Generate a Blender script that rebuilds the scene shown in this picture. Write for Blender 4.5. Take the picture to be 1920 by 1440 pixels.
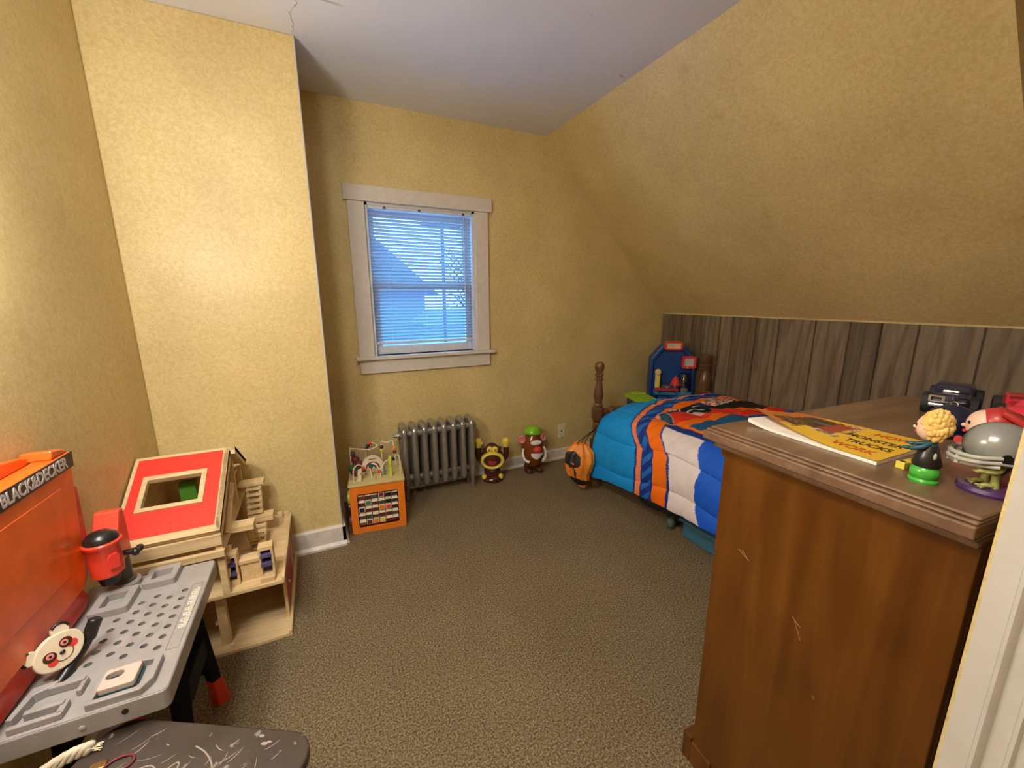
import bpy, bmesh, math, random
import numpy as np
from mathutils import Matrix, Vector, noise

random.seed(7)
for o in list(bpy.data.objects):
    bpy.data.objects.remove(o)
SC = bpy.context.scene
COL = SC.collection
PI = math.pi

# ------------------------------------------------------------------ camera
CAMH = 1.327
cam_d = bpy.data.cameras.new('camera')
cam = bpy.data.objects.new('camera', cam_d)
COL.objects.link(cam)
cam_d.sensor_fit = 'HORIZONTAL'
cam_d.sensor_width = 36.0
cam_d.lens = 760.89 / 1920 * 36.0
cam_d.clip_start = 0.02
_yaw, _pitch, _roll = 0.44616, 0.20844, 0.00365
_f = Vector((math.sin(_yaw) * math.cos(_pitch), math.cos(_yaw) * math.cos(_pitch), -math.sin(_pitch)))
_r0 = Vector((math.cos(_yaw), -math.sin(_yaw), 0))
_d0 = _f.cross(_r0)
_r = math.cos(_roll) * _r0 + math.sin(_roll) * _d0
_d = -math.sin(_roll) * _r0 + math.cos(_roll) * _d0
_m = Matrix((_r, -_d, -_f)).transposed().to_4x4()
_m.translation = Vector((0, 0, CAMH))
cam.matrix_world = _m
SC.camera = cam

# ------------------------------------------------------------------ view, world
SC.view_settings.view_transform = 'Standard'
SC.view_settings.look = 'None'
SC.view_settings.gamma = 1.0
SC.view_settings.use_curve_mapping = False
SC.view_settings.exposure = 0.22
SC.cycles.use_denoising = True
SC.cycles.max_bounces = 10
SC.cycles.diffuse_bounces = 5
SC.cycles.sample_clamp_indirect = 8.0
LAMP_COL = (1.0, 0.965, 0.92)
SCONCE_L = 215.0
FILL_GLOBE_L = 75.0
FILL_DOME_L = 122.0
SKY_L = 10.5

W = bpy.data.worlds.new('World')
SC.world = W
W.use_nodes = True
wn = W.node_tree.nodes
bg = wn['Background']
tc = wn.new('ShaderNodeTexCoord')
sep = wn.new('ShaderNodeSeparateXYZ')
ramp = wn.new('ShaderNodeValToRGB')
W.node_tree.links.new(tc.outputs['Generated'], sep.inputs[0])
W.node_tree.links.new(sep.outputs['Z'], ramp.inputs[0])
W.node_tree.links.new(ramp.outputs[0], bg.inputs[0])
ramp.color_ramp.elements[0].color = (0.20, 0.52, 1.0, 1)
ramp.color_ramp.elements[1].color = (0.16, 0.47, 1.0, 1)
bg.inputs[1].default_value = SKY_L

# ------------------------------------------------------------------ materials
MATS = {}


def srgb(r, g, b):
    def c(v):
        v /= 255.0
        return v / 12.92 if v <= 0.04045 else ((v + 0.055) / 1.055) ** 2.4
    return (c(r), c(g), c(b))


def base_mat(name, col, rough=0.5, metal=0.0, spec=0.5, **kw):
    m = bpy.data.materials.new(name)
    m.use_nodes = True
    n = m.node_tree.nodes
    b = n['Principled BSDF']
    b.inputs['Base Color'].default_value = (*col, 1)
    b.inputs['Roughness'].default_value = rough
    b.inputs['Metallic'].default_value = metal
    b.inputs['Specular IOR Level'].default_value = spec
    for k, v in kw.items():
        b.inputs[k.replace('_', ' ')].default_value = v
    MATS[name] = m
    return m, m.node_tree, b


def coords(nt, scale=(1, 1, 1), rot=(0, 0, 0)):
    t = nt.nodes.new('ShaderNodeTexCoord')
    mp = nt.nodes.new('ShaderNodeMapping')
    mp.inputs['Scale'].default_value = scale
    mp.inputs['Rotation'].default_value = rot
    nt.links.new(t.outputs['Object'], mp.inputs[0])
    return mp.outputs[0]


def nz(nt, vec, scale, detail=4, rough=0.5, dist=0.0):
    n = nt.nodes.new('ShaderNodeTexNoise')
    n.inputs['Scale'].default_value = scale
    n.inputs['Detail'].default_value = detail
    n.inputs['Roughness'].default_value = rough
    n.inputs['Distortion'].default_value = dist
    nt.links.new(vec, n.inputs['Vector'])
    return n.outputs['Fac']


def rampn(nt, fac, stops):
    r = nt.nodes.new('ShaderNodeValToRGB')
    e = r.color_ramp.elements
    while len(e) < len(stops):
        e.new(0.5)
    for i, (p, c) in enumerate(stops):
        e[i].position = p
        e[i].color = (*c, 1)
    nt.links.new(fac, r.inputs[0])
    return r.outputs[0]


def bump(nt, b, h, strength, dist=0.01):
    u = nt.nodes.new('ShaderNodeBump')
    u.inputs['Strength'].default_value = strength
    u.inputs['Distance'].default_value = dist
    nt.links.new(h, u.inputs['Height'])
    nt.links.new(u.outputs[0], b.inputs['Normal'])


def mixc(nt, fac, a, b_, mode='MIX'):
    m = nt.nodes.new('ShaderNodeMix')
    m.data_type = 'RGBA'
    m.blend_type = mode
    if isinstance(fac, (int, float)):
        m.inputs[0].default_value = fac
    else:
        nt.links.new(fac, m.inputs[0])
    for s, v in ((6, a), (7, b_)):
        if isinstance(v, tuple):
            m.inputs[s].default_value = (*v, 1)
        else:
            nt.links.new(v, m.inputs[s])
    return m.outputs[2]


def plain(name, col, rough=0.5, metal=0.0, spec=0.5, var=0.06, **kw):
    """plastic, paint, cloth: one colour with a faint wear variation"""
    m, nt, b = base_mat(name, col, rough, metal, spec, **kw)
    v = coords(nt)
    f = nz(nt, v, 25, 3)
    lo = tuple(c * (1 - var) for c in col)
    hi = tuple(min(1, c * (1 + var)) for c in col)
    nt.links.new(rampn(nt, f, [(0.3, lo), (0.7, hi)]), b.inputs['Base Color'])
    return m


def wallpaper(name, c1, c2, c3):
    m, nt, b = base_mat(name, c2, 0.39, spec=0.34)
    v = coords(nt)
    f = nz(nt, v, 70, 4, 0.65, 0.8)
    col = rampn(nt, f, [(0.38, c1), (0.5, c2), (0.62, c3)])
    g = nz(nt, v, 2.2, 3)
    col = mixc(nt, 0.30, col, rampn(nt, g, [(0.35, (0.55, 0.50, 0.45)), (0.65, (1, 1, 1))]), 'MULTIPLY')
    s = nz(nt, coords(nt, (1, 1, 0.6)), 5.5, 6, 0.7)
    col = mixc(nt, 0.30, col, rampn(nt, s, [(0.60, (1, 1, 1)), (0.72, (0.55, 0.45, 0.38))]), 'MULTIPLY')
    nt.links.new(col, b.inputs['Base Color'])
    bump(nt, b, nz(nt, v, 130, 3, 0.6), 0.28, 0.003)
    return m


def wood(name, c1, c2, c3, axis='z', scale=1.0, rough=0.35, spec=0.5, blot=0.25, bumpy=0.05):
    m, nt, b = base_mat(name, c2, rough, spec=spec)
    k = {'z': (14, 14, 1.1), 'x': (1.1, 14, 14), 'y': (14, 1.1, 14)}[axis]
    v = coords(nt, tuple(q * scale for q in k))
    f = nz(nt, v, 3.0, 6, 0.6, 0.8)
    col = rampn(nt, f, [(0.30, c1), (0.5, c2), (0.70, c3)])
    g = nz(nt, coords(nt), 5, 3)
    col = mixc(nt, blot, col, rampn(nt, g, [(0.3, (0.45, 0.38, 0.32)), (0.7, (1, 1, 1))]), 'MULTIPLY')
    nt.links.new(col, b.inputs['Base Color'])
    bump(nt, b, f, bumpy, 0.005)
    return m


WALL = wallpaper('wallpaper', (0.595, 0.452, 0.182), (0.650, 0.505, 0.222), (0.695, 0.552, 0.272))


def mk_ceiling():
    m, nt, b = base_mat('ceiling_paint', (0.72, 0.70, 0.69), 0.75, spec=0.2)
    v = coords(nt)
    f = nz(nt, v, 1.6, 4)
    col = rampn(nt, f, [(0.3, (0.74, 0.745, 0.77)), (0.7, (0.82, 0.825, 0.85))])
    s = nz(nt, coords(nt, (1.0, 2.4, 1)), 5.0, 4, 0.6, 0.5)
    col = mixc(nt, 0.6, col, rampn(nt, s, [(0.70, (1, 1, 1)), (0.76, (0.42, 0.33, 0.27))]), 'MULTIPLY')
    nt.links.new(col, b.inputs['Base Color'])
    bump(nt, b, nz(nt, v, 40, 4), 0.05, 0.004)
    return m


CEIL = mk_ceiling()


def mk_carpet():
    m, nt, b = base_mat('carpet', (0.12, 0.085, 0.05), 0.95, spec=0.1)
    v = coords(nt)
    f = nz(nt, v, 150, 3, 0.7)
    col = rampn(nt, f, [(0.34, (0.105, 0.074, 0.037)), (0.5, (0.32, 0.238, 0.132)), (0.67, (0.60, 0.47, 0.29))])
    g = nz(nt, v, 3, 3)
    col = mixc(nt, 0.35, col, rampn(nt, g, [(0.3, (0.66, 0.64, 0.62)), (0.7, (1, 1, 1))]), 'MULTIPLY')
    nt.links.new(col, b.inputs['Base Color'])
    bump(nt, b, nz(nt, v, 170, 3, 0.7), 0.9, 0.02)
    return m


CARPET = mk_carpet()


def mk_panel():
    m, nt, b = base_mat('barn_panel', (0.2, 0.15, 0.1), 0.5, spec=0.3)
    at = nt.nodes.new('ShaderNodeAttribute')
    at.attribute_name = 'tone'
    mp = coords(nt, (1, 10, 0.9))
    add = nt.nodes.new('ShaderNodeVectorMath')
    add.operation = 'ADD'
    nt.links.new(mp, add.inputs[0])
    cmb = nt.nodes.new('ShaderNodeCombineXYZ')
    ml = nt.nodes.new('ShaderNodeMath')
    ml.operation = 'MULTIPLY'
    ml.inputs[1].default_value = 17.0
    nt.links.new(at.outputs['Fac'], ml.inputs[0])
    nt.links.new(ml.outputs[0], cmb.inputs[2])
    nt.links.new(cmb.outputs[0], add.inputs[1])
    f = nz(nt, add.outputs[0], 3.0, 6, 0.6, 0.5)
    col = rampn(nt, f, [(0.28, (0.13, 0.095, 0.060)), (0.45, (0.21, 0.160, 0.105)), (0.60, (0.25, 0.195, 0.130)), (0.75, (0.31, 0.25, 0.175))])
    w = nt.nodes.new('ShaderNodeTexWave')
    w.wave_type = 'RINGS'
    w.inputs['Scale'].default_value = 0.55
    w.inputs['Distortion'].default_value = 9.0
    w.inputs['Detail'].default_value = 3.0
    nt.links.new(add.outputs[0], w.inputs['Vector'])
    col = mixc(nt, 0.35, col, rampn(nt, w.outputs['Fac'], [(0.08, (0.35, 0.3, 0.25)), (0.3, (1, 1, 1))]), 'MULTIPLY')
    col = mixc(nt, 0.8, col, rampn(nt, at.outputs['Fac'], [(0.0, (0.30, 0.28, 0.25)), (0.1, (0.58, 0.55, 0.50)), (1.0, (1, 1, 1))]), 'MULTIPLY')
    nt.links.new(col, b.inputs['Base Color'])
    bump(nt, b, f, 0.25, 0.004)
    return m


PANEL = mk_panel()
TRIM = plain('trim_paint', (0.62, 0.56, 0.49), 0.42, var=0.05)
BASEP = plain('baseboard_paint', (0.68, 0.62, 0.55), 0.45, var=0.08)
CASEP = plain('door_paint', (0.50, 0.47, 0.425), 0.42, var=0.04)
SASH = plain('sash_paint', (0.60, 0.60, 0.62), 0.4)
DRES = wood('dresser_side', (0.078, 0.024, 0.0025), (0.110, 0.037, 0.0040), (0.150, 0.055, 0.0075), 'z', 0.42, 0.30, 0.5, 0.45, 0.03)
DTOP = wood('dresser_top', (0.12, 0.065, 0.036), (0.175, 0.098, 0.056), (0.24, 0.145, 0.088), 'x', 0.6, 0.33, 0.5, 0.35, 0.05)
BEDW = wood('bed_wood', (0.085, 0.035, 0.012), (0.145, 0.066, 0.026), (0.20, 0.098, 0.042), 'z', 1.0, 0.3)
PINE = wood('pine', (0.58, 0.40, 0.19), (0.69, 0.50, 0.26), (0.78, 0.60, 0.34), 'y', 1.2, 0.5, 0.3, 0.12, 0.03)
PINEX = wood('pine_crosswise', (0.58, 0.40, 0.19), (0.70, 0.51, 0.27), (0.79, 0.61, 0.35), 'x', 1.2, 0.5, 0.3, 0.12, 0.03)
CUBEW = wood('cube_top_wood', (0.50, 0.40, 0.15), (0.60, 0.49, 0.21), (0.68, 0.56, 0.27), 'x', 1.2, 0.5, 0.3, 0.12, 0.03)
REDP = plain('red_paint', (0.78, 0.045, 0.028), 0.45, var=0.03)
SILVER = plain('silver_paint', (0.40, 0.38, 0.34), 0.26, 0.72, var=0.10)
ORANGE = plain('orange_plastic', (0.80, 0.115, 0.010), 0.28, var=0.10)
REDORG = plain('red_orange_plastic', (0.72, 0.055, 0.022), 0.30, var=0.05)
GREY = plain('grey_plastic', (0.30, 0.278, 0.258), 0.36, var=0.10)
DGREY = plain('dark_grey_plastic', (0.085, 0.078, 0.066), 0.4)
BLACK = plain('black_plastic', (0.012, 0.011, 0.010), 0.3)
CUBEOR = plain('cube_orange_paint', (0.78, 0.20, 0.015), 0.45, var=0.03)
CREAM = plain('cream_wood', (0.70, 0.58, 0.40), 0.5)
WHITE = plain('white_plastic', (0.78, 0.74, 0.68), 0.3)
WIRE = plain('ivory_wire', (0.75, 0.68, 0.50), 0.35)
LIME = plain('lime_plastic', (0.33, 0.56, 0.03), 0.35)
YELGRN = plain('yellow_green_paint', (0.52, 0.56, 0.05), 0.4)
GREEN = plain('green_paint', (0.03, 0.22, 0.10), 0.4)
DGREEN = plain('dark_green_paint', (0.05, 0.13, 0.02), 0.4)
PURPLE = plain('purple_paint', (0.10, 0.075, 0.20), 0.5)
MAROON = plain('maroon_paint', (0.16, 0.02, 0.03), 0.5)
BROWN = plain('brown_plastic', (0.070, 0.020, 0.008), 0.2)
EGGBR = plain('amber_brown_plastic', (0.18, 0.045, 0.008), 0.16)
YELLOW = plain('yellow_plastic', (0.72, 0.58, 0.08), 0.3)
HATG = plain('cap_green_plastic', (0.20, 0.50, 0.02), 0.25)
PINK = plain('pink_plastic', (0.70, 0.24, 0.20), 0.35)
NOSE = plain('red_plastic', (0.66, 0.04, 0.035), 0.28)
MOUTHD = plain('mouth_dark', (0.045, 0.006, 0.006), 0.5)
TONGUE = plain('tongue_red', (0.45, 0.025, 0.02), 0.4)
KBLUE = plain('royal_blue_plastic', (0.010, 0.055, 0.24), 0.35)
LBLUE = plain('light_blue_plastic', (0.06, 0.24, 0.45), 0.35)
NAVY = plain('navy_plastic', (0.012, 0.014, 0.040), 0.35)
CHROME = plain('chrome', (0.75, 0.73, 0.70), 0.15, 1.0)
RUBBER = plain('rubber', (0.012, 0.012, 0.012), 0.7)
BRASS = plain('brass', (0.75, 0.52, 0.18), 0.25, 1.0)
ROPE = plain('rope_cotton', (0.62, 0.53, 0.38), 0.85, var=0.25)
SKIN = plain('doll_skin', (0.76, 0.50, 0.36), 0.4)
BLOND = plain('blond_plastic', (0.72, 0.46, 0.13), 0.38, var=0.10)
REDHAIR = plain('red_hair_plastic', (0.42, 0.03, 0.025), 0.35)
PINKRED = plain('pink_red_cloth', (0.62, 0.03, 0.06), 0.6)
HELM = plain('helmet_grey', (0.25, 0.25, 0.235), 0.24, 0.2)
HGUARD = plain('faceguard_grey', (0.38, 0.36, 0.32), 0.4)
OLIVE = plain('olive_plastic', (0.33, 0.33, 0.10), 0.4)
DPURP = plain('deep_purple_plastic', (0.055, 0.02, 0.10), 0.3)
TEAL = plain('teal_plastic', (0.012, 0.07, 0.10), 0.35)
GRASSG = plain('bright_green_plastic', (0.06, 0.36, 0.04), 0.25)
TUB = plain('tub_blue', (0.045, 0.16, 0.26), 0.35)
DARKCL = plain('dark_cloth', (0.018, 0.020, 0.018), 0.8, var=0.3)
BOXSP = plain('mattress_ticking', (0.55, 0.54, 0.52), 0.8)
IVORY = plain('ivory_plate', (0.72, 0.64, 0.46), 0.35)
PAPER = plain('paper', (0.80, 0.74, 0.64), 0.7)
BAGM = plain('orange_nylon', (0.85, 0.27, 0.025), 0.45, var=0.08)
SIGNBLK = plain('sign_black', (0.014, 0.010, 0.014), 0.4)
SIGNTXT = plain('sign_lettering', (0.62, 0.55, 0.52), 0.4)
SNOW = plain('snow', (0.55, 0.60, 0.68), 0.8)
HOUSEW = plain('house_siding', (0.16, 0.22, 0.30), 0.7)
HOUSER = plain('house_roofing', (0.07, 0.10, 0.15), 0.7)
BARK = plain('bark', (0.05, 0.05, 0.06), 0.9)


def mk_glass(name, col=(0.9, 0.95, 1.0), mix=0.12):
    m = bpy.data.materials.new(name)
    m.use_nodes = True
    nt = m.node_tree
    nt.nodes.clear()
    o = nt.nodes.new('ShaderNodeOutputMaterial')
    t = nt.nodes.new('ShaderNodeBsdfTransparent')
    t.inputs[0].default_value = (*col, 1)
    g = nt.nodes.new('ShaderNodeBsdfGlossy')
    g.inputs['Roughness'].default_value = 0.03
    mx = nt.nodes.new('ShaderNodeMixShader')
    mx.inputs[0].default_value = mix
    nt.links.new(t.outputs[0], mx.inputs[1])
    nt.links.new(g.outputs[0], mx.inputs[2])
    nt.links.new(mx.outputs[0], o.inputs[0])
    return m


GLASS = mk_glass('window_glass')
SMOKE = mk_glass('smoky_plastic', (0.62, 0.62, 0.62), 0.10)


def mk_slat():
    m, nt, b = base_mat('blind_slat', (0.80, 0.80, 0.80), 0.5)
    t = nt.nodes.new('ShaderNodeBsdfTranslucent')
    t.inputs[0].default_value = (0.165, 0.172, 0.18, 1)
    mx = nt.nodes.new('ShaderNodeMixShader')
    mx.inputs[0].default_value = 0.62
    nt.links.new(b.outputs[0], mx.inputs[1])
    nt.links.new(t.outputs[0], mx.inputs[2])
    nt.links.new(mx.outputs[0], nt.nodes['Material Output'].inputs[0])
    return m


SLAT = mk_slat()


def mk_emit(name, col, s):
    m = bpy.data.materials.new(name)
    m.use_nodes = True
    nt = m.node_tree
    nt.nodes.clear()
    o = nt.nodes.new('ShaderNodeOutputMaterial')
    e = nt.nodes.new('ShaderNodeEmission')
    e.inputs[0].default_value = (*col, 1)
    e.inputs[1].default_value = s
    nt.links.new(e.outputs[0], o.inputs[0])
    return m


def mk_board():
    m, nt, b = base_mat('scratched_board', (0.09, 0.07, 0.055), 0.42)
    v = coords(nt)
    f = nz(nt, v, 6, 5, 0.6)
    col = rampn(nt, f, [(0.3, (0.026, 0.017, 0.012)), (0.6, (0.052, 0.036, 0.027)), (0.8, (0.085, 0.062, 0.048))])
    s = nz(nt, coords(nt, (2.5, 30, 1), (0, 0, 0.5)), 4, 5, 0.75, 0.6)
    col = mixc(nt, rampn(nt, s, [(0.66, (0, 0, 0)), (0.72, (0.7, 0.7, 0.7))]), col, (0.36, 0.31, 0.26))
    d = nz(nt, v, 45, 3)
    col = mixc(nt, rampn(nt, d, [(0.68, (0, 0, 0)), (0.74, (0.5, 0.5, 0.5))]), col, (0.38, 0.34, 0.29))
    nt.links.new(col, b.inputs['Base Color'])
    return m


BOARDM = mk_board()


def mk_vcol(name, rough=0.6, spec=0.3, bumpsc=60, bs=0.08):
    m, nt, b = base_mat(name, (1, 1, 1), rough, spec=spec)
    a = nt.nodes.new('ShaderNodeVertexColor')
    a.layer_name = 'pattern'
    f = nz(nt, coords(nt), 18, 3)
    col = mixc(nt, 0.25, a.outputs[0], rampn(nt, f, [(0.3, (0.8, 0.8, 0.8)), (0.7, (1, 1, 1))]), 'MULTIPLY')
    nt.links.new(col, b.inputs['Base Color'])
    bump(nt, b, nz(nt, coords(nt), bumpsc, 4), bs, 0.01)
    return m


QUILT = mk_vcol('printed_quilt', 0.62, 0.25, 26, 0.25)
COVER = mk_vcol('printed_cover', 0.30, 0.5, 60, 0.02)


# ------------------------------------------------------------------ geometry helpers
def TR(x, y, z):
    return Matrix.Translation((x, y, z))


def RZ(a):
    return Matrix.Rotation(a, 4, 'Z')


def RX(a):
    return Matrix.Rotation(a, 4, 'X')


def RY(a):
    return Matrix.Rotation(a, 4, 'Y')


def frame(o, xa, ya):
    """matrix with origin o and local x, y axes (z = x cross y)"""
    x = Vector(xa).normalized()
    z = x.cross(Vector(ya)).normalized()
    y = z.cross(x)
    m = Matrix((x, y, z)).transposed().to_4x4()
    m.translation = Vector(o)
    return m


class MB:
    def __init__(self):
        self.bm = bmesh.new()
        self.mi = 0

    def _add(self, verts, faces, M=None):
        vs = [self.bm.verts.new((M @ Vector(v)) if M is not None else Vector(v)) for v in verts]
        for f in faces:
            try:
                fc = self.bm.faces.new([vs[i] for i in f])
                fc.material_index = self.mi
            except ValueError:
                pass
        return vs

    def box(self, a, b, M=None):
        x0, y0, z0 = a
        x1, y1, z1 = b
        v = [(x0, y0, z0), (x1, y0, z0), (x1, y1, z0), (x0, y1, z0), (x0, y0, z1), (x1, y0, z1), (x1, y1, z1), (x0, y1, z1)]
        f = [(3, 2, 1, 0), (4, 5, 6, 7), (0, 1, 5, 4), (1, 2, 6, 5), (2, 3, 7, 6), (3, 0, 4, 7)]
        self._add(v, f, M)
        return self

    def cbox(self, c, s, M=None):
        return self.box(tuple(c[i] - s[i] / 2 for i in range(3)), tuple(c[i] + s[i] / 2 for i in range(3)), M)

    def prism(self, pts, h0, h1, M=None):
        n = len(pts)
        v = [(p[0], p[1], h0) for p in pts] + [(p[0], p[1], h1) for p in pts]
        f = [tuple(range(n - 1, -1, -1)), tuple(range(n, 2 * n))] + [(i, (i + 1) % n, n + (i + 1) % n, n + i) for i in range(n)]
        self._add(v, f, M)
        return self

    def lathe(self, prof, M=None, seg=28, cap=True):
        v, f = [], []
        for r, z in prof:
            for k in range(seg):
                a = 2 * PI * k / seg
                v.append((r * math.cos(a), r * math.sin(a), z))
        n = len(prof)
        for i in range(n - 1):
            for k in range(seg):
                k2 = (k + 1) % seg
                f.append((i * seg + k, i * seg + k2, (i + 1) * seg + k2, (i + 1) * seg + k))
        if cap:
            f.append(tuple(range(seg - 1, -1, -1)))
            f.append(tuple((n - 1) * seg + k for k in range(seg)))
        self._add(v, f, M)
        return self

    def ell(self, c, r, M=None, seg=24, rings=14):
        prof = []
        for i in range(rings + 1):
            t = -PI / 2 + PI * i / rings
            prof.append((max(1e-4, math.cos(t)), math.sin(t)))
        m = TR(*c) @ Matrix.Diagonal((r[0], r[1], r[2], 1))
        if M is not None:
            m = M @ m
        return self.lathe(prof, m, seg)

    def tube(self, path, r, seg=10, closed=False, M=None, flat=1.0):
        P = [Vector(p) for p in path]
        n = len(P)
        R = r if isinstance(r, (list, tuple)) else [r] * n
        v, f = [], []
        up = Vector((0, 0, 1))
        prev = None
        for i in range(n):
            if closed:
                t = (P[(i + 1) % n] - P[i - 1]).normalized()
            else:
                t = (P[min(i + 1, n - 1)] - P[max(i - 1, 0)]).normalized()
            if prev is None:
                a = t.cross(up)
                if a.length < 1e-3:
                    a = t.cross(Vector((1, 0, 0)))
                a.normalize()
            else:
                a = prev - t * prev.dot(t)
                a.normalize()
            prev = a
            b = t.cross(a)
            for k in range(seg):
                an = 2 * PI * k / seg
                v.append(tuple(P[i] + a * (R[i] * math.cos(an)) + b * (R[i] * flat * math.sin(an))))
        m = n if closed else n - 1
        for i in range(m):
            i2 = (i + 1) % n
            for k in range(seg):
                k2 = (k + 1) % seg
                f.append((i * seg + k, i * seg + k2, i2 * seg + k2, i2 * seg + k))
        if not closed:
            f.append(tuple(range(seg - 1, -1, -1)))
            f.append(tuple((n - 1) * seg + k for k in range(seg)))
        self._add(v, f, M)
        return self

    def grid(self, rows, M=None, close_u=False):
        """rows of points -> quads"""
        v = [p for r in rows for p in r]
        w = len(rows[0])
        f = []
        for i in range(len(rows) - 1):
            for k in range(w if close_u else w - 1):
                k2 = (k + 1) % w
                f.append((i * w + k, i * w + k2, (i + 1) * w + k2, (i + 1) * w + k))
        self._add(v, f, M)
        return self


PW = {}


def build(name, mb, mat, parent=None, world=True, smooth=None, bevel=0, bseg=2, kind=None, label=None, weld=False):
    me = bpy.data.meshes.new(name)
    bm = mb.bm
    if weld:
        bmesh.ops.remove_doubles(bm, verts=bm.verts, dist=1e-5)
    bmesh.ops.recalc_face_normals(bm, faces=bm.faces)
    if parent is not None and world:
        bm.transform(PW[parent.name].inverted())
    bm.to_mesh(me)
    bm.free()
    for m in (mat if isinstance(mat, (list, tuple)) else [mat]):
        me.materials.append(m)
    o = bpy.data.objects.new(name, me)
    COL.objects.link(o)
    if parent is not None:
        o.parent = parent
        PW[o.name] = PW[parent.name]
    else:
        PW[o.name] = Matrix.Identity(4)
    if smooth is not None:
        for p in me.polygons:
            p.use_smooth = True
        me.set_sharp_from_angle(angle=math.radians(smooth))
    if bevel:
        md = o.modifiers.new('bevel', 'BEVEL')
        md.width = bevel
        md.segments = bseg
        md.limit_method = 'ANGLE'
        md.angle_limit = math.radians(40)
        md.harden_normals = False
    if kind:
        o['kind'] = kind
    if label:
        o['label'] = label
    return o


def struct(name, mb, mat, parent=None, **kw):
    return build(name, mb, mat, parent, kind='structure' if parent is None else None, **kw)


def tag(o, label, cat, group=None):
    o['label'] = label
    o['category'] = cat
    if group:
        o['group'] = group
    return o


def thing(name, label, cat, loc=(0, 0, 0), rz=0.0, group=None, M=None):
    o = bpy.data.objects.new(name, None)
    COL.objects.link(o)
    o.empty_display_size = 0.05
    m = M if M is not None else TR(*loc) @ RZ(rz)
    o.matrix_world = m
    PW[o.name] = m.copy()
    return tag(o, label, cat, group)


def text_mb(body, size, M, extrude=0.0006, align='LEFT', sx=1.0, bold=0.0):
    cu = bpy.data.curves.new('lettering', 'FONT')
    cu.body = body
    cu.size = size
    cu.extrude = extrude
    cu.offset = bold
    cu.align_x = align
    ob = bpy.data.objects.new('lettering_tmp', cu)
    COL.objects.link(ob)
    dg = bpy.context.evaluated_depsgraph_get()
    me = bpy.data.meshes.new_from_object(ob.evaluated_get(dg))
    mb = MB()
    mb.bm.from_mesh(me)
    mb.bm.transform(M @ Matrix.Diagonal((sx, 1, 1, 1)))
    bpy.data.objects.remove(ob)
    bpy.data.meshes.remove(me)
    bpy.data.curves.remove(cu)
    return mb


def rrect(w, h, r, n=5, cx=0, cy=0):
    pts = []
    for (sx, sy, a0) in ((1, 1, 0), (-1, 1, PI / 2), (-1, -1, PI), (1, -1, 1.5 * PI)):
        for i in range(n + 1):
            a = a0 + PI / 2 * i / n
            pts.append((cx + sx * (w / 2 - r) + r * math.cos(a), cy + sy * (h / 2 - r) + r * math.sin(a)))
    return pts


def ring_prism(mb, outer, inner, h0, h1, M=None):
    """frame between two outlines with equal point counts"""
    n = len(outer)
    v = [(p[0], p[1], h0) for p in outer] + [(p[0], p[1], h0) for p in inner] + [(p[0], p[1], h1) for p in outer] + [(p[0], p[1], h1) for p in inner]
    f = []
    for i in range(n):
        j = (i + 1) % n
        f += [(i, j, 2 * n + j, 2 * n + i), (n + j, n + i, 3 * n + i, 3 * n + j), (2 * n + i, 2 * n + j, 3 * n + j, 3 * n + i), (j, i, n + i, n + j)]
    mb._add(v, f, M)


def smooth_path(pts, n=8):
    P = [Vector(p) for p in pts]
    out = []
    for i in range(len(P) - 1):
        p0, p1, p2, p3 = P[max(i - 1, 0)], P[i], P[i + 1], P[min(i + 2, len(P) - 1)]
        for k in range(n):
            t = k / n
            out.append(0.5 * ((2 * p1) + (p2 - p0) * t + (2 * p0 - 5 * p1 + 4 * p2 - p3) * t * t + (3 * p1 - p0 - 3 * p2 + p3) * t ** 3))
    out.append(P[-1])
    return out


# ================================================================== ROOM
XL, YF, YC, XC, ZC = -0.69, 2.741, 2.23, 0.028, 2.44
XK, ZK, XS = 2.806, 1.19, 1.585
YCH = 0.63
WX0, WX1, WZ0, WZ1 = 0.325, 1.03, 0.962, 1.897

struct('floor', MB().box((-1.0, -1.4, -0.08), (3.0, 2.9, 0.0)), CARPET)
struct('ceiling', MB().box((-0.9, -1.4, ZC), (3.0, 2.9, ZC + 0.08)), CEIL)
struct('wall_left', MB().box((XL - 0.12, -1.4, 0), (XL, 2.9, ZC)), WALL)
struct('wall_chimney', MB().box((XL, YC, 0), (XC, YF, ZC)), WALL, bevel=0.006)
mb = MB()
mb.box((XC - 0.02, YF, 0), (WX0, YF + 0.14, ZC)).box((WX1, YF, 0), (XK + 0.1, YF + 0.14, ZC))
mb.box((WX0, YF, 0), (WX1, YF + 0.14, WZ0)).box((WX0, YF, WZ1), (WX1, YF + 0.14, ZC))
struct('wall_far', mb, WALL)
# sloped ceiling slab (profile in x,z extruded along y)
MY = Matrix(((1, 0, 0, 0), (0, 0, 1, 0), (0, 1, 0, 0), (0, 0, 0, 1)))   # (a,b,h) -> (a,h,b)
struct('ceiling_slope', MB().prism([(XS, ZC), (XK, ZK), (XK + 0.12, ZK), (XK + 0.12, ZK + 0.06), (XS + 0.12, ZC)], YCH, YF + 0.05, MY), WALL)
struct('wall_cheek', MB().prism([(XS, ZC), (XK, ZK), (XK + 0.1, ZK), (XK + 0.1, ZC)], YCH - 0.03, YCH, MY), WALL)
struct('wall_right', MB().box((0.80, -1.4, 0), (0.90, 0.164, ZC)), WALL)
struct('wall_return', MB().box((0.90, 0.02, 0), (XK + 0.1, 0.105, ZC)), WALL)
struct('wall_back', MB().box((-0.9, -1.5, 0), (0.95, -1.4, ZC)), WALL)
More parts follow.
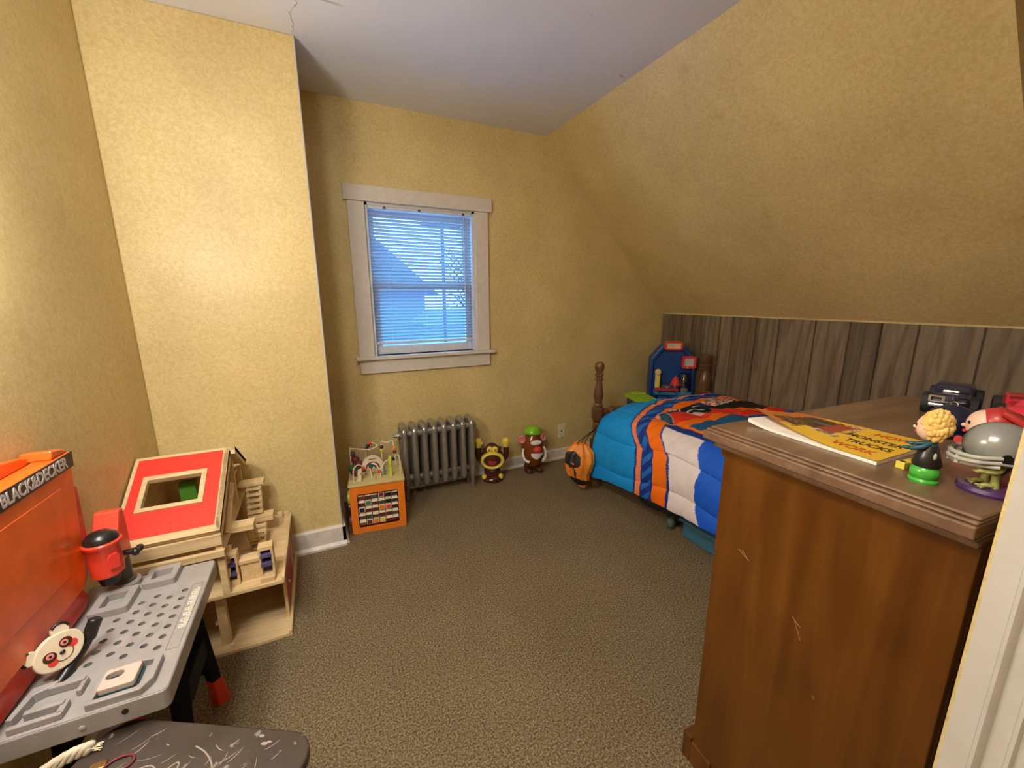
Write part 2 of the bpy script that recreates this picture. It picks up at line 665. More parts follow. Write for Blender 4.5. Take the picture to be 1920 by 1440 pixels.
# knee wall: barn-board panelling, boards and grooves
mb = MB()
tl = mb.bm.faces.layers.float.new('tone')
edges = [2.741, 2.62, 2.52, 2.40, 2.287, 2.15, 2.045, 1.864, 1.704, 1.482, 1.2975, 1.149, 0.9935, 0.7595, 0.58, 0.36, 0.105]
tones = [0.5, 0.2, 0.55, 0.3, 0.5, 0.8, 0.25, 0.55, 0.7, 0.85, 0.1, 0.75, 0.9, 0.7, 0.5, 0.6]
for i in range(len(edges) - 1):
    n0 = len(mb.bm.faces)
    mb.prism([(XK, edges[i + 1] + 0.006), (XK + 0.004, edges[i + 1] + 0.003), (XK + 0.05, edges[i + 1] + 0.003), (XK + 0.05, edges[i] - 0.003), (XK + 0.004, edges[i] - 0.003), (XK, edges[i] - 0.006)], 0, ZK)
    mb.bm.faces.ensure_lookup_table()
    for fc in mb.bm.faces[n0:]:
        fc[tl] = tones[i]
n0 = len(mb.bm.faces)
mb.box((XK + 0.012, 0.1, 0), (XK + 0.1, YF, ZK))
mb.bm.faces.ensure_lookup_table()
for fc in mb.bm.faces[n0:]:
    fc[tl] = 0.0
struct('wall_knee', mb, PANEL)
struct('wall_knee_upper', MB().box((XK, 0.1, ZK), (XK + 0.1, YCH - 0.03, ZC)), WALL)
struct('trim_1', MB().box((XK - 0.006, YCH, ZK - 0.004), (XK + 0.01, YF, ZK + 0.006)), WALL)

# baseboards
prof = [(0, 0), (0.030, 0), (0.030, 0.012), (0.016, 0.026), (0.016, 0.108), (0.010, 0.118), (0, 0.118)]
mb = MB()
Mf = Matrix(((0, 0, 1, 0), (-1, 0, 0, YC), (0, 1, 0, 0), (0, 0, 0, 1)))     # (d,z,h) -> x=h, y=YC-d, z
mb.prism(prof, XL, XC + 0.016, Mf)
Ms = Matrix(((1, 0, 0, XC), (0, 0, 1, 0), (0, 1, 0, 0), (0, 0, 0, 1)))
mb.prism(prof, YC - 0.016, YF, Ms)
struct('baseboard_chimney', mb, BASEP, smooth=None)
prof2 = [(0, 0), (0.022, 0), (0.022, 0.010), (0.013, 0.02), (0.013, 0.082), (0.008, 0.09), (0, 0.09)]
struct('baseboard_far', MB().prism(prof2, XC, XK, Matrix(((0, 0, 1, 0), (-1, 0, 0, YF), (0, 1, 0, 0), (0, 0, 0, 1)))), BASEP)
struct('baseboard_left', MB().prism(prof, -1.4, YC, Matrix(((1, 0, 0, XL), (0, 0, 1, 0), (0, 1, 0, 0), (0, 0, 0, 1)))), BASEP)

# corner bead of the chimney breast: painted edge
struct('trim_2', MB().tube([(XC - 0.0015, YC + 0.0015, 0.118), (XC - 0.0015, YC + 0.0015, ZC)], 0.004, 8), CASEP)

# plaster cracks on the ceiling: a thin ragged gap line
mb = MB()
pts = [(0.026, 2.225), (0.032, 2.15), (0.022, 2.08), (0.045, 2.02), (0.05, 1.96), (0.035, 1.90), (0.06, 1.84)]
q = []
for i in range(len(pts) - 1):
    for k in range(4):
        t = k / 4
        q.append((pts[i][0] + (pts[i + 1][0] - pts[i][0]) * t + random.uniform(-.004, .004), pts[i][1] + (pts[i + 1][1] - pts[i][1]) * t, ZC))
mb.tube(q, [random.uniform(0.0003, 0.0014) for _ in q], 6)
struct('trim_3', mb, BARK)

# smudges on the ceiling beside the chimney breast
mb = MB()
for (x, y, rx, ry) in ((-0.30, 2.08, 0.035, 0.012), (-0.52, 2.02, 0.05, 0.010), (-0.27, 2.10, 0.02, 0.008)):
    mb.prism([(x + rx * math.cos(a) * random.uniform(.8, 1.2), y + ry * math.sin(a) * random.uniform(.8, 1.2)) for a in [2 * PI * k / 14 for k in range(14)]], ZC - 0.0006, ZC + 0.001)
struct('ceiling_smudge', mb, plain('smudge', (0.42, 0.35, 0.30), 0.9, var=0.25))

# door casing on the right wall, beside the camera, and its door
mb = MB()
X0 = 0.80
prof = [(X0, 0.157), (X0 - 0.018, 0.157), (X0 - 0.020, 0.131), (X0 - 0.027, 0.129), (X0 - 0.029, 0.125), (X0 - 0.024, 0.121), (X0 - 0.018, 0.119), (X0 - 0.016, 0.103),
        (X0 - 0.023, 0.101), (X0 - 0.025, 0.097), (X0 - 0.018, 0.094), (X0 - 0.016, 0.060), (X0, 0.060)]
mb.prism(prof, 0, 2.12)
mb.prism([(p[0], 0.217 - p[1] - 0.99) for p in prof], 0, 2.12)
mb.box((X0 - 0.022, -0.93, 2.06), (X0, 0.157, 2.15))
struct('trim_4', mb, CASEP, smooth=35)
dr = struct('door_1', MB().box((X0 - 0.012, -0.83, 0.006), (X0, 0.060, 2.06)), CASEP)
mb = MB()
mb.lathe([(0.012, 0), (0.012, 0.03), (0.027, 0.04), (0.03, 0.055), (0.022, 0.07)], TR(X0 - 0.012, -0.77, 0.95) @ RY(-PI / 2))
struct('door_knob', mb, BRASS, dr, smooth=40)

# ------------------------------------------------------------------ window
mb = MB()
y0 = YF
mb.box((0.208, y0 - 0.030, 1.897), (1.150, y0, 1.986))
mb.box((0.229, y0 - 0.020, 0.962), (WX0, y0, 1.897)).box((WX1, y0 - 0.020, 0.962), (1.125, y0, 1.897))
win = struct('window_1', mb, TRIM, bevel=0.003)
struct('window_sill', MB().box((0.208, y0 - 0.055, 0.942), (1.155, y0, 0.964)).box((WX0, y0, 0.942), (WX1, y0 + 0.10, 0.962)), TRIM, win, bevel=0.004)
struct('window_apron', MB().box((0.232, y0 - 0.022, 0.852), (1.126, y0, 0.942)), TRIM, win, bevel=0.003)
struct('window_jamb', MB().box((WX0, y0, 0.962), (WX0 + 0.018, y0 + 0.12, WZ1)).box((WX1 - 0.018, y0, 0.962), (WX1, y0 + 0.12, WZ1)).box((WX0, y0, WZ1 - 0.015), (WX1, y0 + 0.12, WZ1)), SASH, win)


def sash(name, x0, x1, z0, z1, y, w, wb):
    m = MB()
    m.box((x0, y, z0), (x0 + w, y + 0.03, z1)).box((x1 - w, y, z0), (x1, y + 0.03, z1))
    m.box((x0 + w, y, z0), (x1 - w, y + 0.03, z0 + wb)).box((x0 + w, y, z1 - w), (x1 - w, y + 0.03, z1))
    s_ = struct(name, m, SASH, win, bevel=0.003)
    struct('pane', MB().box((x0 + w, y + 0.013, z0 + wb), (x1 - w, y + 0.016, z1 - w)), GLASS, s_)


sash('lower_sash', 0.345, 1.010, 0.964, 1.425, y0 + 0.045, 0.042, 0.058)
sash('upper_sash', 0.345, 1.010, 1.400, 1.882, y0 + 0.078, 0.040, 0.036)

blind = thing('window_blind', 'white mini blind with thin tilted slats glowing blue in the window', 'blind', (0.678, y0 + 0.022, 1.04))
ang = math.radians(36)
mb = MB()
zz = 1.062
while zz < 1.862:
    c = Vector((0, y0 + 0.020, zz))
    hw = 0.0125
    for s in (0,):
        rows = []
        for t in (-1, -0.5, 0, 0.5, 1):
            dy = t * hw * math.cos(ang)
            dz = -t * hw * math.sin(ang) + 0.0012 * (1 - t * t)
            rows.append([(0.347, c.y + dy, c.z + dz), (1.008, c.y + dy, c.z + dz)])
        mb.grid(rows)
    zz += 0.0206
build('slat', mb, SLAT, blind, smooth=60)
build('head_rail', MB().box((0.345, y0 + 0.004, 1.864), (1.010, y0 + 0.036, 1.882)), SASH, blind, bevel=0.003)
build('bottom_rail', MB().box((0.347, y0 + 0.010, 1.036), (1.008, y0 + 0.030, 1.050)), SASH, blind, bevel=0.003)
for x in (0.45, 0.68, 0.90):
    build('ladder_cord', MB().tube([(x, y0 + 0.007, 1.05), (x, y0 + 0.007, 1.865)], 0.0009, 5), SASH, blind)
build('tilt_wand', MB().tube([(0.955, y0 + 0.002, 1.32), (0.955, y0 + 0.002, 1.855)], 0.0022, 6), SASH, blind)
build('lift_cord', MB().tube([(0.985, y0 + 0.003, 1.20), (0.985, y0 + 0.003, 1.865)], 0.0012, 5), SASH, blind)
for x in (0.445, 0.66, 0.955):
    build('bracket', MB().cbox((x, y0 + 0.003, 1.874), (0.016, 0.004, 0.014)), DGREY, blind)

# outside, seen between the slats: snow, a neighbouring house, a pole and a tree
struct('ground_outside', MB().box((-40, 4.5, -3.6), (60, 90, -3.4)), SNOW)
nb = thing('neighbour_house', 'dark roofed house across the snow seen through the blind', 'house', (1.5, 22, -3.4))
build('wall', MB().box((-3.5, 18, -3.4), (4.4, 26, 1.6)), HOUSEW, nb)
build('roof', MB().prism([(-4.2, 1.5), (0.2, 5.6), (4.9, 1.5)], 17.5, 26.5, MY), HOUSER, nb)
build('porch_roof', MB().prism([(-4.0, -1.6), (0.0, -0.7), (4.6, -1.9), (4.6, -2.1), (-4.0, -2.1)], 15.5, 18, MY), SNOW, nb)
ng = thing('neighbour_garage', 'long low dark roofed garage across the yard at the right of the window', 'garage', (9, 17, -3.4))
build('wall', MB().box((3.3, 12.6, -3.4), (11, 15.2, 0.55)), HOUSEW, ng)
build('roof', MB().prism([(3.15, 0.5), (11.3, 0.5), (10.6, 0.95), (3.8, 0.95)], 12.4, 15.3, MY), HOUSEW, ng)
pl = thing('utility_pole', 'thin dark pole standing outside the window before the house', 'pole', (3.35, 11.5, -3.4))
build('shaft', MB().tube([(3.35, 11.5, -3.4), (3.38, 11.5, 4.2)], 0.05, 8), BARK, pl)
build('cross_arm', MB().cbox((3.38, 11.5, 3.3), (1.2, 0.1, 0.1)), BARK, pl)
tr = thing('bare_tree', 'bare winter tree outside at the right of the window', 'tree', (8.1, 23, -3.4))
mb = MB()
build('trunk', MB().tube([(8.1, 23, -3.4), (8.2, 23, 0.5), (8.1, 23, 2.8)], [0.2, 0.13, 0.06], 8), BARK, tr)
for i in range(90):
    a = random.uniform(0, 2 * PI)
    z0 = random.uniform(-0.5, 2.6)
    L = random.uniform(0.9, 2.0)
    p = Vector((8.15, 23, z0 + 0.3))
    q = p + Vector((math.cos(a), math.sin(a) * .6, random.uniform(0.2, 1.1))) * L
    mb.tube([p, (p + q) / 2 + Vector((random.uniform(-.2, .2), 0, random.uniform(-.1, .25))), q], [0.05, 0.035, 0.012], 5)
build('branches', mb, BARK, tr)

# ------------------------------------------------------------------ wall lamp, plus two added fill lamps
def sconce(y, z, rb, L_, label):
    sc = thing('wall_sconce', label, 'lamp', (XL, y, z))
    off = 0.035 + rb
    build('back_plate', MB().lathe([(0.055, 0), (0.055, 0.012), (0.02, 0.02)], TR(XL, y, z - 0.10) @ RY(PI / 2)), BRASS, sc, smooth=40)
    build('arm', MB().tube([(XL + 0.015, y, z - 0.10), (XL + off * 0.6, y, z - 0.105), (XL + off, y, z - 0.085), (XL + off, y, z - rb)], 0.008, 8), BRASS, sc, smooth=60)
    build('bulb', MB().ell((XL + off, y, z), (rb, rb, rb), seg=20, rings=12), mk_emit('bulb_glow', LAMP_COL, L_), sc, smooth=180)


sconce(1.12, 1.54, 0.045, SCONCE_L, 'small globe wall lamp on the left wall above the toy workbench')
sconce(0.92, 1.56, 0.075, FILL_GLOBE_L, 'large added fill globe on the left wall behind the low stool')  # extra globe added to carry light to the far wall and slope
HX, HY = -0.42, 0.15
hl = thing('fill_dome_lamp', 'round added fill dome on the ceiling over the low stool', 'lamp', (HX, HY, ZC))  # dome added out of view as soft fill for the room
build('rim', MB().lathe([(0.17, 0), (0.17, -0.02), (0.15, -0.025)], TR(HX, HY, ZC)), BRASS, hl, smooth=40)
build('dome', MB().lathe([(0.150, -0.026), (0.13, -0.06), (0.09, -0.085), (0.04, -0.097), (0.001, -0.1)], TR(HX, HY, ZC)), mk_emit('fill_dome_glow', LAMP_COL, FILL_DOME_L), hl, smooth=180)

# ------------------------------------------------------------------ wall outlet
ol = thing('wall_outlet', 'ivory phone jack plate on far wall above the baseboard', 'outlet', (1.766, YF, 0.243))
build('plate', MB().box((1.731, YF - 0.006, 0.184), (1.801, YF, 0.301)), IVORY, ol, bevel=0.003)
build('jack', MB().box((1.759, YF - 0.0075, 0.236), (1.773, YF - 0.004, 0.250)), DGREY, ol)
for z in (0.198, 0.285):
    build('screw', MB().lathe([(0.0035, 0), (0.0035, 0.0015)], TR(1.766, YF - 0.006, z) @ RX(PI / 2), 10), DGREY, ol)

# ================================================================== RADIATOR
ra = thing('radiator', 'silver painted cast iron column radiator on legs below the window', 'radiator', (0.68, 2.62, 0))
yf, yb = 2.566, 2.672
for i in range(8):
    x = 0.450 + i * 0.0664
    leg = i in (0, 7)
    mb = MB()
    zb, zt = 0.10, 0.478
    # front and back columns with an arched crown and a rounded heel
    loop = []
    for (yc, zc, a0, a1) in ((yf + 0.022, zt - 0.012, 180, 90), (yb - 0.022, zt + 0.004, 90, 0), (yb - 0.02, zb + 0.012, 0, -90), (yf + 0.02, zb + 0.012, -90, -180)):
        for k in range(6):
            a = math.radians(a0 + (a1 - a0) * k / 5)
            loop.append((x, yc + 0.022 * math.cos(a), zc + 0.022 * math.sin(a)))
    mb.tube(loop, 0.0205, 14, closed=True)
    ym = (yf + yb) / 2
    for yy in (yf + 0.036, yb - 0.036):
        mb.tube([(x, yy, zb), (x, yy, zt)], 0.0185, 12)
    mb.box((x - 0.009, yf + 0.02, zb + 0.01), (x + 0.009, yb, zt - 0.01))
    mb.box((x - 0.007, yf, zb + 0.01), (x + 0.007, yb, zb + 0.07))
    mb.box((x - 0.007, yf, zt - 0.07), (x + 0.007, yb, zt - 0.01))
    for z in (zb + 0.035, zt - 0.035):
        mb.tube([(x - 0.034, ym, z), (x + 0.034, ym, z)], 0.026, 14)
    mb.tube([(x - 0.034, yf + 0.020, zt - 0.020), (x + 0.034, yf + 0.020, zt - 0.020)], 0.020, 12)
    build('section', mb, SILVER, ra, smooth=50)
    if leg:
        for y in (yf + 0.002, yb - 0.002):
            build('leg', MB().lathe([(0.020, 0.11), (0.017, 0.07), (0.013, 0.035), (0.016, 0.016), (0.019, 0.008), (0.015, 0.0)], TR(x, y, 0), 14), SILVER, ra, smooth=50)
build('plug', MB().tube([(0.395, ym, 0.443), (0.42, ym, 0.443)], 0.014, 6).tube([(0.385, ym, 0.443), (0.397, ym, 0.443)], 0.008, 6), SILVER, ra)

# ================================================================== ACTIVITY CUBE
ca = -0.112
cw, cd, chh = 0.300, 0.285, 0.290
cu_ = thing('activity_cube', 'orange fronted wooden activity cube with bead wires on top beside the radiator', 'toy', M=TR(0.081, 2.291, 0) @ RZ(ca))
# local: x right, y back, front face at y=0
L = dict(world=False)
mb = MB()
MFR = Matrix(((1, 0, 0, 0), (0, 0, 1, 0), (0, 1, 0, 0), (0, 0, 0, 1)))     # (x,z,h)->(x,y=h,z)
ring_prism(mb, rrect(cw, chh, 0.012, 5, cw / 2, chh / 2), rrect(cw * 0.745, chh * 0.72, 0.010, 5, cw * 0.50, chh * 0.47), 0, 0.010, MFR)
build('front_panel', mb, CUBEOR, cu_, bevel=0.001, **L)
build('body', MB().box((0.004, 0.05, 0.004), (cw - 0.004, cd, chh - 0.004)).box((0.0, 0.010, 0), (0.008, cd, chh)).box((cw - 0.008, 0.010, 0), (cw, cd, chh)).box((0, 0.01, 0), (cw, cd, 0.012)), CUBEOR, cu_, **L)
build('window_backing', MB().box((0.03, 0.043, 0.02), (cw - 0.03, 0.0495, chh - 0.02)), plain('plum_backing', (0.045, 0.008, 0.015), 0.6), cu_, **L)
build('top_board', MB().box((-0.004, -0.006, chh), (cw + 0.004, cd + 0.004, chh + 0.016)), CUBEW, cu_, bevel=0.003, **L)
tilecols = [MAROON, DGREY, NAVY, MAROON, DGREEN, NAVY, DGREY, MAROON, OLIVE, BLACK]
x0, z0 = cw * 0.135, chh * 0.125
pw, ph = cw * 0.73 / 6, chh * 0.69 / 5
full = {(1, 1): GREEN, (0, 3): MAROON, (2, 4): REDP, (2, 0): NAVY, (4, 1): MAROON, (4, 2): CUBEOR, (4, 3): YELLOW, (2, 3): CUBEOR}
for r in range(5):
    zc = z0 + ph * (4 - r + 0.5)
    build('rod', MB().tube([(x0 - 0.01, 0.026, zc), (x0 + pw * 6 + 0.01, 0.026, zc)], 0.0028, 6), CREAM, cu_, **L)
    for c in range(6):
        xc = x0 + pw * (c + 0.5)
        col = full.get((r, c), tilecols[(r * 7 + c * 3) % 10])
        a = 0.0 if (r, c) in full else random.choice([0.42, 0.5, 0.36, 0.55, 0.46])
        m = TR(xc, 0.026, zc) @ RX(a)
        mb = MB()
        mb.cbox((0, 0, 0), (pw * 0.90, 0.026, 0.029), m)
        t = build('tile', mb, CREAM, cu_, bevel=0.001, **L)
        mb = MB()
        mb.cbox((0, -0.0135, 0), (pw * (0.70 if (r, c) in full else 0.86), 0.0012, 0.0225 if (r, c) in full else 0.0285), m)
        build('tile_face', mb, col, t, **L)
ys = [0.06, 0.13, 0.20, 0.25]
for (y, z, r, cl, t) in ((0.07, 0.20, 0.040, YELGRN, 0.014), (0.09, 0.13, 0.045, BLACK, 0.012), (0.06, 0.06, 0.034, MAROON, 0.014), (0.12, 0.245, 0.03, GREEN, 0.012), (0.20, 0.17, 0.05, DGREEN, 0.014), (0.19, 0.06, 0.035, CREAM, 0.012)):
    build('gear', MB().lathe([(r, 0), (r, t), (r * .3, t), (r * .3, t + 0.004), (0.001, t + 0.004)], TR(0, y, z) @ RY(-PI / 2), 18), cl, cu_, smooth=30, **L)
zt = chh + 0.016


def wire(pts, r=0.0032):
    return build('bead_wire', MB().tube(smooth_path(pts, 8), r, 8), WIRE, cu_, smooth=80, **L)


def bead(p, r, m, w):
    return build('bead', MB().ell(p, (r, r, r), seg=14, rings=9), m, w, smooth=180, **L)


w = wire([(0.028, 0.035, zt), (0.028, 0.035, zt + 0.06), (0.040, 0.05, zt + 0.085), (0.060, 0.07, zt + 0.086), (0.080, 0.09, zt + 0.06), (0.082, 0.10, zt + 0.02), (0.082, 0.10, zt)])
bead((0.080, 0.092, zt + 0.055), 0.010, NOSE, w)
bead((0.083, 0.10, zt + 0.036), 0.011, MAROON, w)
w = wire([(0.01, 0.22, zt), (0.008, 0.22, zt + 0.13), (0.02, 0.21, zt + 0.140), (0.06, 0.20, zt + 0.135), (0.12, 0.17, zt + 0.135), (0.165, 0.18, zt + 0.150), (0.15, 0.22, zt + 0.155), (0.115, 0.24, zt + 0.150), (0.10, 0.25, zt + 0.11), (0.09, 0.25, zt)])
bead((0.125, 0.235, zt + 0.152), 0.012, NOSE, w)
bead((0.112, 0.243, zt + 0.135), 0.013, NAVY, w)
bead((0.101, 0.25, zt + 0.112), 0.013, MAROON, w)
w = wire([(0.285, 0.05, zt), (0.285, 0.05, zt + 0.10), (0.278, 0.06, zt + 0.122), (0.268, 0.08, zt + 0.11), (0.255, 0.10, zt + 0.085), (0.23, 0.11, zt + 0.08), (0.20, 0.10, zt + 0.07), (0.18, 0.09, zt + 0.03), (0.178, 0.09, zt)])
bead((0.252, 0.104, zt + 0.083), 0.011, NAVY, w)
bead((0.235, 0.11, zt + 0.078), 0.010, MAROON, w)
w = wire([(0.19, 0.22, zt), (0.19, 0.22, zt + 0.15), (0.20, 0.22, zt + 0.158), (0.225, 0.22, zt + 0.15), (0.255, 0.22, zt + 0.158), (0.26, 0.21, zt + 0.14), (0.265, 0.20, zt + 0.10), (0.27, 0.2, zt)])
bead((0.191, 0.22, zt + 0.125), 0.012, DPURP, w)
bead((0.190, 0.22, zt + 0.102), 0.012, YELLOW, w)
bead((0.264, 0.203, zt + 0.115), 0.013, CUBEOR, w)
bead((0.266, 0.201, zt + 0.090), 0.012, MAROON, w)
w = wire([(0.125, 0.06, zt), (0.12, 0.065, zt + 0.06), (0.13, 0.07, zt + 0.085), (0.15, 0.07, zt + 0.08), (0.165, 0.06, zt + 0.05), (0.172, 0.05, zt + 0.025), (0.175, 0.05, zt)])
bead((0.124, 0.07, zt + 0.070), 0.014, TEAL, w)
bead((0.118, 0.075, zt + 0.045), 0.012, PINK, w)
bead((0.168, 0.055, zt + 0.035), 0.010, NOSE, w)
# flat wooden shapes standing in slots
mb = MB()
out = [(0.0, 0.0)] + [(0.062 - 0.062 * math.cos(a) if False else 0.058 + 0.06 * math.cos(a), 0.045 + 0.062 * math.sin(a)) for a in [PI - PI * i / 16 for i in range(17)]] + [(0.118, 0.0)]
mb.prism(out, 0, 0.013, TR(0.075, 0.15, zt) @ RX(PI / 2))
arch = build('rainbow_arch', mb, CREAM, cu_, bevel=0.002, **L)
for r_, cl in ((0.040, MAROON), (0.030, YELLOW), (0.020, NAVY)):
    mb = MB()
    n = 14
    o_ = [(r_ * math.cos(PI * i / n), r_ * math.sin(PI * i / n)) for i in range(n + 1)]
    i_ = [((r_ - .008) * math.cos(PI * i / n), (r_ - .008) * math.sin(PI * i / n)) for i in range(n, -1, -1)]
    mb.prism(o_ + i_, 0.0132, 0.0150, TR(0.133, 0.15, zt + 0.03) @ RX(PI / 2))
    build('painted_band', mb, cl, arch, **L)
build('rainbow_lettering', text_mb('WONDER', 0.012, TR(0.105, 0.1365, zt + 0.080) @ RX(PI / 2)) if False else MB().cbox((0.133, 0.1365, zt + 0.086), (0.04, 0.001, 0.004)), DGREY, arch, **L)
mb = MB()
mb.prism([(0.0, 0), (0.012, 0), (0.016, 0.05), (0.026, 0.06), (0.030, 0.085), (0.022, 0.125), (0.004, 0.125), (-0.004, 0.08), (0.004, 0.05)], 0, 0.016, TR(0.222, 0.04, zt) @ RZ(PI / 2 - 0.15) @ RX(PI / 2))
build('tree_cutout', mb, YELGRN, cu_, bevel=0.002, **L)
mb = MB()
mb.prism([(0, 0), (0.022, 0), (0.026, 0.03), (0.018, 0.045), (0.030, 0.055), (0.028, 0.075), (0.010, 0.07), (0.004, 0.05), (0.006, 0.03)], 0, 0.014, TR(0.045, 0.045, zt) @ RX(PI / 2))
build('animal_cutout', mb, CREAM, cu_, bevel=0.002, **L)
for p, r, cl in (((0.02, 0.16, zt + 0.03), 0.026, DGREEN), ((0.035, 0.22, zt + 0.065), 0.024, MAROON), ((0.02, 0.24, zt + 0.095), 0.018, DGREY), ((0.055, 0.18, zt + 0.05), 0.024, MAROON), ((0.03, 0.12, zt + 0.022), 0.020, MAROON)):
    build('spinner_ball', MB().ell(p, (r, r, r * .9)).tube([(p[0], p[1], zt), p], 0.004, 6), cl, cu_, smooth=60, **L)
build('fence_cutout', MB().box((0.193, 0.075, zt), (0.200, 0.115, zt + 0.035)), GREEN, cu_, **L)
build('slot', MB().box((0.145, 0.03, zt), (0.149, 0.075, zt + 0.0006)), DGREY, cu_, **L)

# ================================================================== MONKEY TOY
ma = -0.36
mk = thing('monkey_toy', 'brown and yellow plastic monkey with open mouth and raised arms beside the radiator', 'toy', M=TR(1.085, 2.612, 0) @ RZ(ma))
build('base', MB().lathe([(0.060, 0), (0.076, 0.006), (0.079, 0.020), (0.070, 0.034), (0.058, 0.045)], None, 30), BROWN, mk, smooth=60, **L)
build('body', MB().lathe([(0.056, 0.036), (0.060, 0.06), (0.058, 0.085), (0.050, 0.11), (0.045, 0.125)], None, 30), BROWN, mk, smooth=60, **L)
bd = build('belly_panel', MB().ell((0, -0.050, 0.082), (0.026, 0.012, 0.018)), MOUTHD, mk, smooth=180, **L)
for s in (-1, 1):
    build('foot', MB().ell((s * 0.060, -0.026, 0.036), (0.020, 0.024, 0.022)), YELLOW, mk, smooth=180, **L)
build('head', MB().ell((0, 0, 0.185), (0.082, 0.066, 0.075)).ell((0, 0, 0.245), (0.048, 0.045, 0.044)), BROWN, mk, smooth=180, **L)
for s in (-1, 1):
    build('ear', MB().ell((s * 0.052, 0, 0.246), (0.016, 0.008, 0.017)), BROWN, mk, smooth=180, **L)
# muzzle: wide oval ring around an open mouth
rows = []
for k in range(36):
    a = 2 * PI * k / 36
    ca_, sa = math.cos(a), math.sin(a)
    row = []
    for (f_, y) in ((1.02, -0.030), (1.04, -0.048), (1.0, -0.062), (0.90, -0.070), (0.80, -0.068), (0.74, -0.058), (0.72, -0.040)):
        row.append((0.084 * f_ * ca_, y - 0.002 * sa, 0.172 + 0.066 * f_ * sa * (0.92 if sa > 0 else 1.0)))
    rows.append(row)
rows.append(rows[0])
build('muzzle', MB().grid(rows), YELLOW, mk, smooth=70, weld=True, **L)
build('mouth', MB().ell((0, -0.046, 0.172), (0.064, 0.012, 0.049)), MOUTHD, mk, smooth=180, **L)
build('tongue', MB().ell((-0.002, -0.056, 0.168), (0.033, 0.008, 0.034)), TONGUE, mk, smooth=180, **L)
build('eye_patch', MB().ell((-0.019, -0.038, 0.250), (0.024, 0.016, 0.026)).ell((0.019, -0.038, 0.250), (0.024, 0.016, 0.026)), YELLOW, mk, smooth=180, **L)
for s in (-1, 1):
    e = build('eye', MB().ell((s * 0.022, -0.0525, 0.251), (0.0075, 0.003, 0.0095)), BLACK, mk, smooth=180, **L)
    build('eye_glint', MB().ell((s * 0.022 + .001, -0.0550, 0.254), (0.003, 0.001, 0.0035)), WHITE, e, smooth=180, **L)
    build('arm', MB().tube(smooth_path([(s * 0.060, 0.005, 0.145), (s * 0.096, 0.0, 0.175), (s * 0.104, -0.005, 0.22), (s * 0.100, -0.008, 0.268)], 6), 0.0195, 14), BROWN, mk, smooth=60, **L)
    hm = MB()
    hm.lathe([(0.021, 0), (0.025, 0.02), (0.027, 0.045), (0.022, 0.062), (0.010, 0.069), (0.001, 0.070)], TR(s * 0.100, -0.008, 0.262) @ RY(s * 0.03), 16)
    hm.ell((s * 0.100 - s * 0.022, -0.020, 0.295), (0.010, 0.010, 0.013))
    build('hand', hm, YELLOW, mk, smooth=60, **L)

# ================================================================== EGG TOY (plain egg-shaped tub standing in for a potato-shaped toy figure)
ea = -0.13
eg = thing('egg_toy', 'brown egg shaped plastic stand-in for a toy figure with green domed cap by the far baseboard', 'toy', M=TR(1.428, 2.622, 0) @ RZ(ea))
prof = []
for i in range(25):
    t = i / 24
    z = 0.052 + 0.275 * t
    r = 0.090 * (math.sin(PI * min(1, 0.13 + 0.80 * t)) ** 0.55) * (1.0 - 0.16 * t)
    prof.append((r, z))
build('body', MB().lathe(prof, None, 36), EGGBR, eg, smooth=80, **L)
build('cap', MB().lathe([(0.060, 0.312), (0.067, 0.315), (0.066, 0.326), (0.058, 0.345), (0.040, 0.360), (0.018, 0.367), (0.001, 0.3685)], None, 32), HATG, eg, smooth=60, **L)
for s in (-1, 1):
    m = TR(s * 0.088, -0.004, 0.268) @ RZ(s * 0.35)
    e = build('ear_handle', MB().tube([(0.0 + 0.022 * math.cos(a), 0, 0.024 * math.sin(a)) for a in [2 * PI * k / 20 for k in range(20)]], 0.0085, 10, closed=True, M=m).ell((0, 0.003, 0), (0.020, 0.004, 0.021), m), PINK, eg, smooth=80, **L)
    shoe = MB()
    shoe.ell((s * 0.043, -0.030, 0.024), (0.032, 0.052, 0.024)).ell((s * 0.040, 0.0, 0.045), (0.028, 0.030, 0.034))
    build('foot', shoe, BROWN, eg, smooth=180, **L)
    ar = MB()
    ar.tube(smooth_path([(s * 0.082, -0.025, 0.200), (s * 0.092, -0.042, 0.165), (s * 0.084, -0.058, 0.125), (s * 0.055, -0.082, 0.108)], 6), [0.008] * 6 + [0.010] * 6 + [0.0115] * 7, 10)
    build('handle', ar, WHITE, eg, smooth=60, **L)  # plain tubes where the figure has arms
build('eye_panel', MB().ell((0.004, -0.066, 0.252), (0.044, 0.016, 0.021)), WHITE, eg, smooth=180, **L)
build('knob', MB().ell((0.004, -0.098, 0.207), (0.033, 0.026, 0.026)), NOSE, eg, smooth=180, **L)  # takes the place of the figure's nose
mb = MB()
rows = []
for i in range(13):
    u = -1 + 2 * i / 12
    a = u * 0.46
    hh = 0.026 * (1 - 0.55 * u * u)
    zc = 0.158 + 0.014 * u * u
    rows.append([(0.099 * math.sin(a), -0.099 * math.cos(a), zc - hh), (0.106 * math.sin(a), -0.106 * math.cos(a), zc), (0.099 * math.sin(a), -0.099 * math.cos(a), zc + hh * 0.8), (0.080 * math.sin(a), -0.080 * math.cos(a), zc)])
mb.grid(rows, close_u=True)
build('mouth_band', mb, WHITE, eg, smooth=60, **L)

# ================================================================== BED
BY = 2.165
bed = thing('bed', 'brown wooden bed frame with turned footboard posts along the panelled wall', 'bed', (2.2, BY, 0))


def post_prof(top):
    p = [(0.026, 0.0), (0.034, 0.012), (0.040, 0.045), (0.036, 0.075), (0.024, 0.10), (0.030, 0.112), (0.030, 0.122), (0.034, 0.13)]
    return p


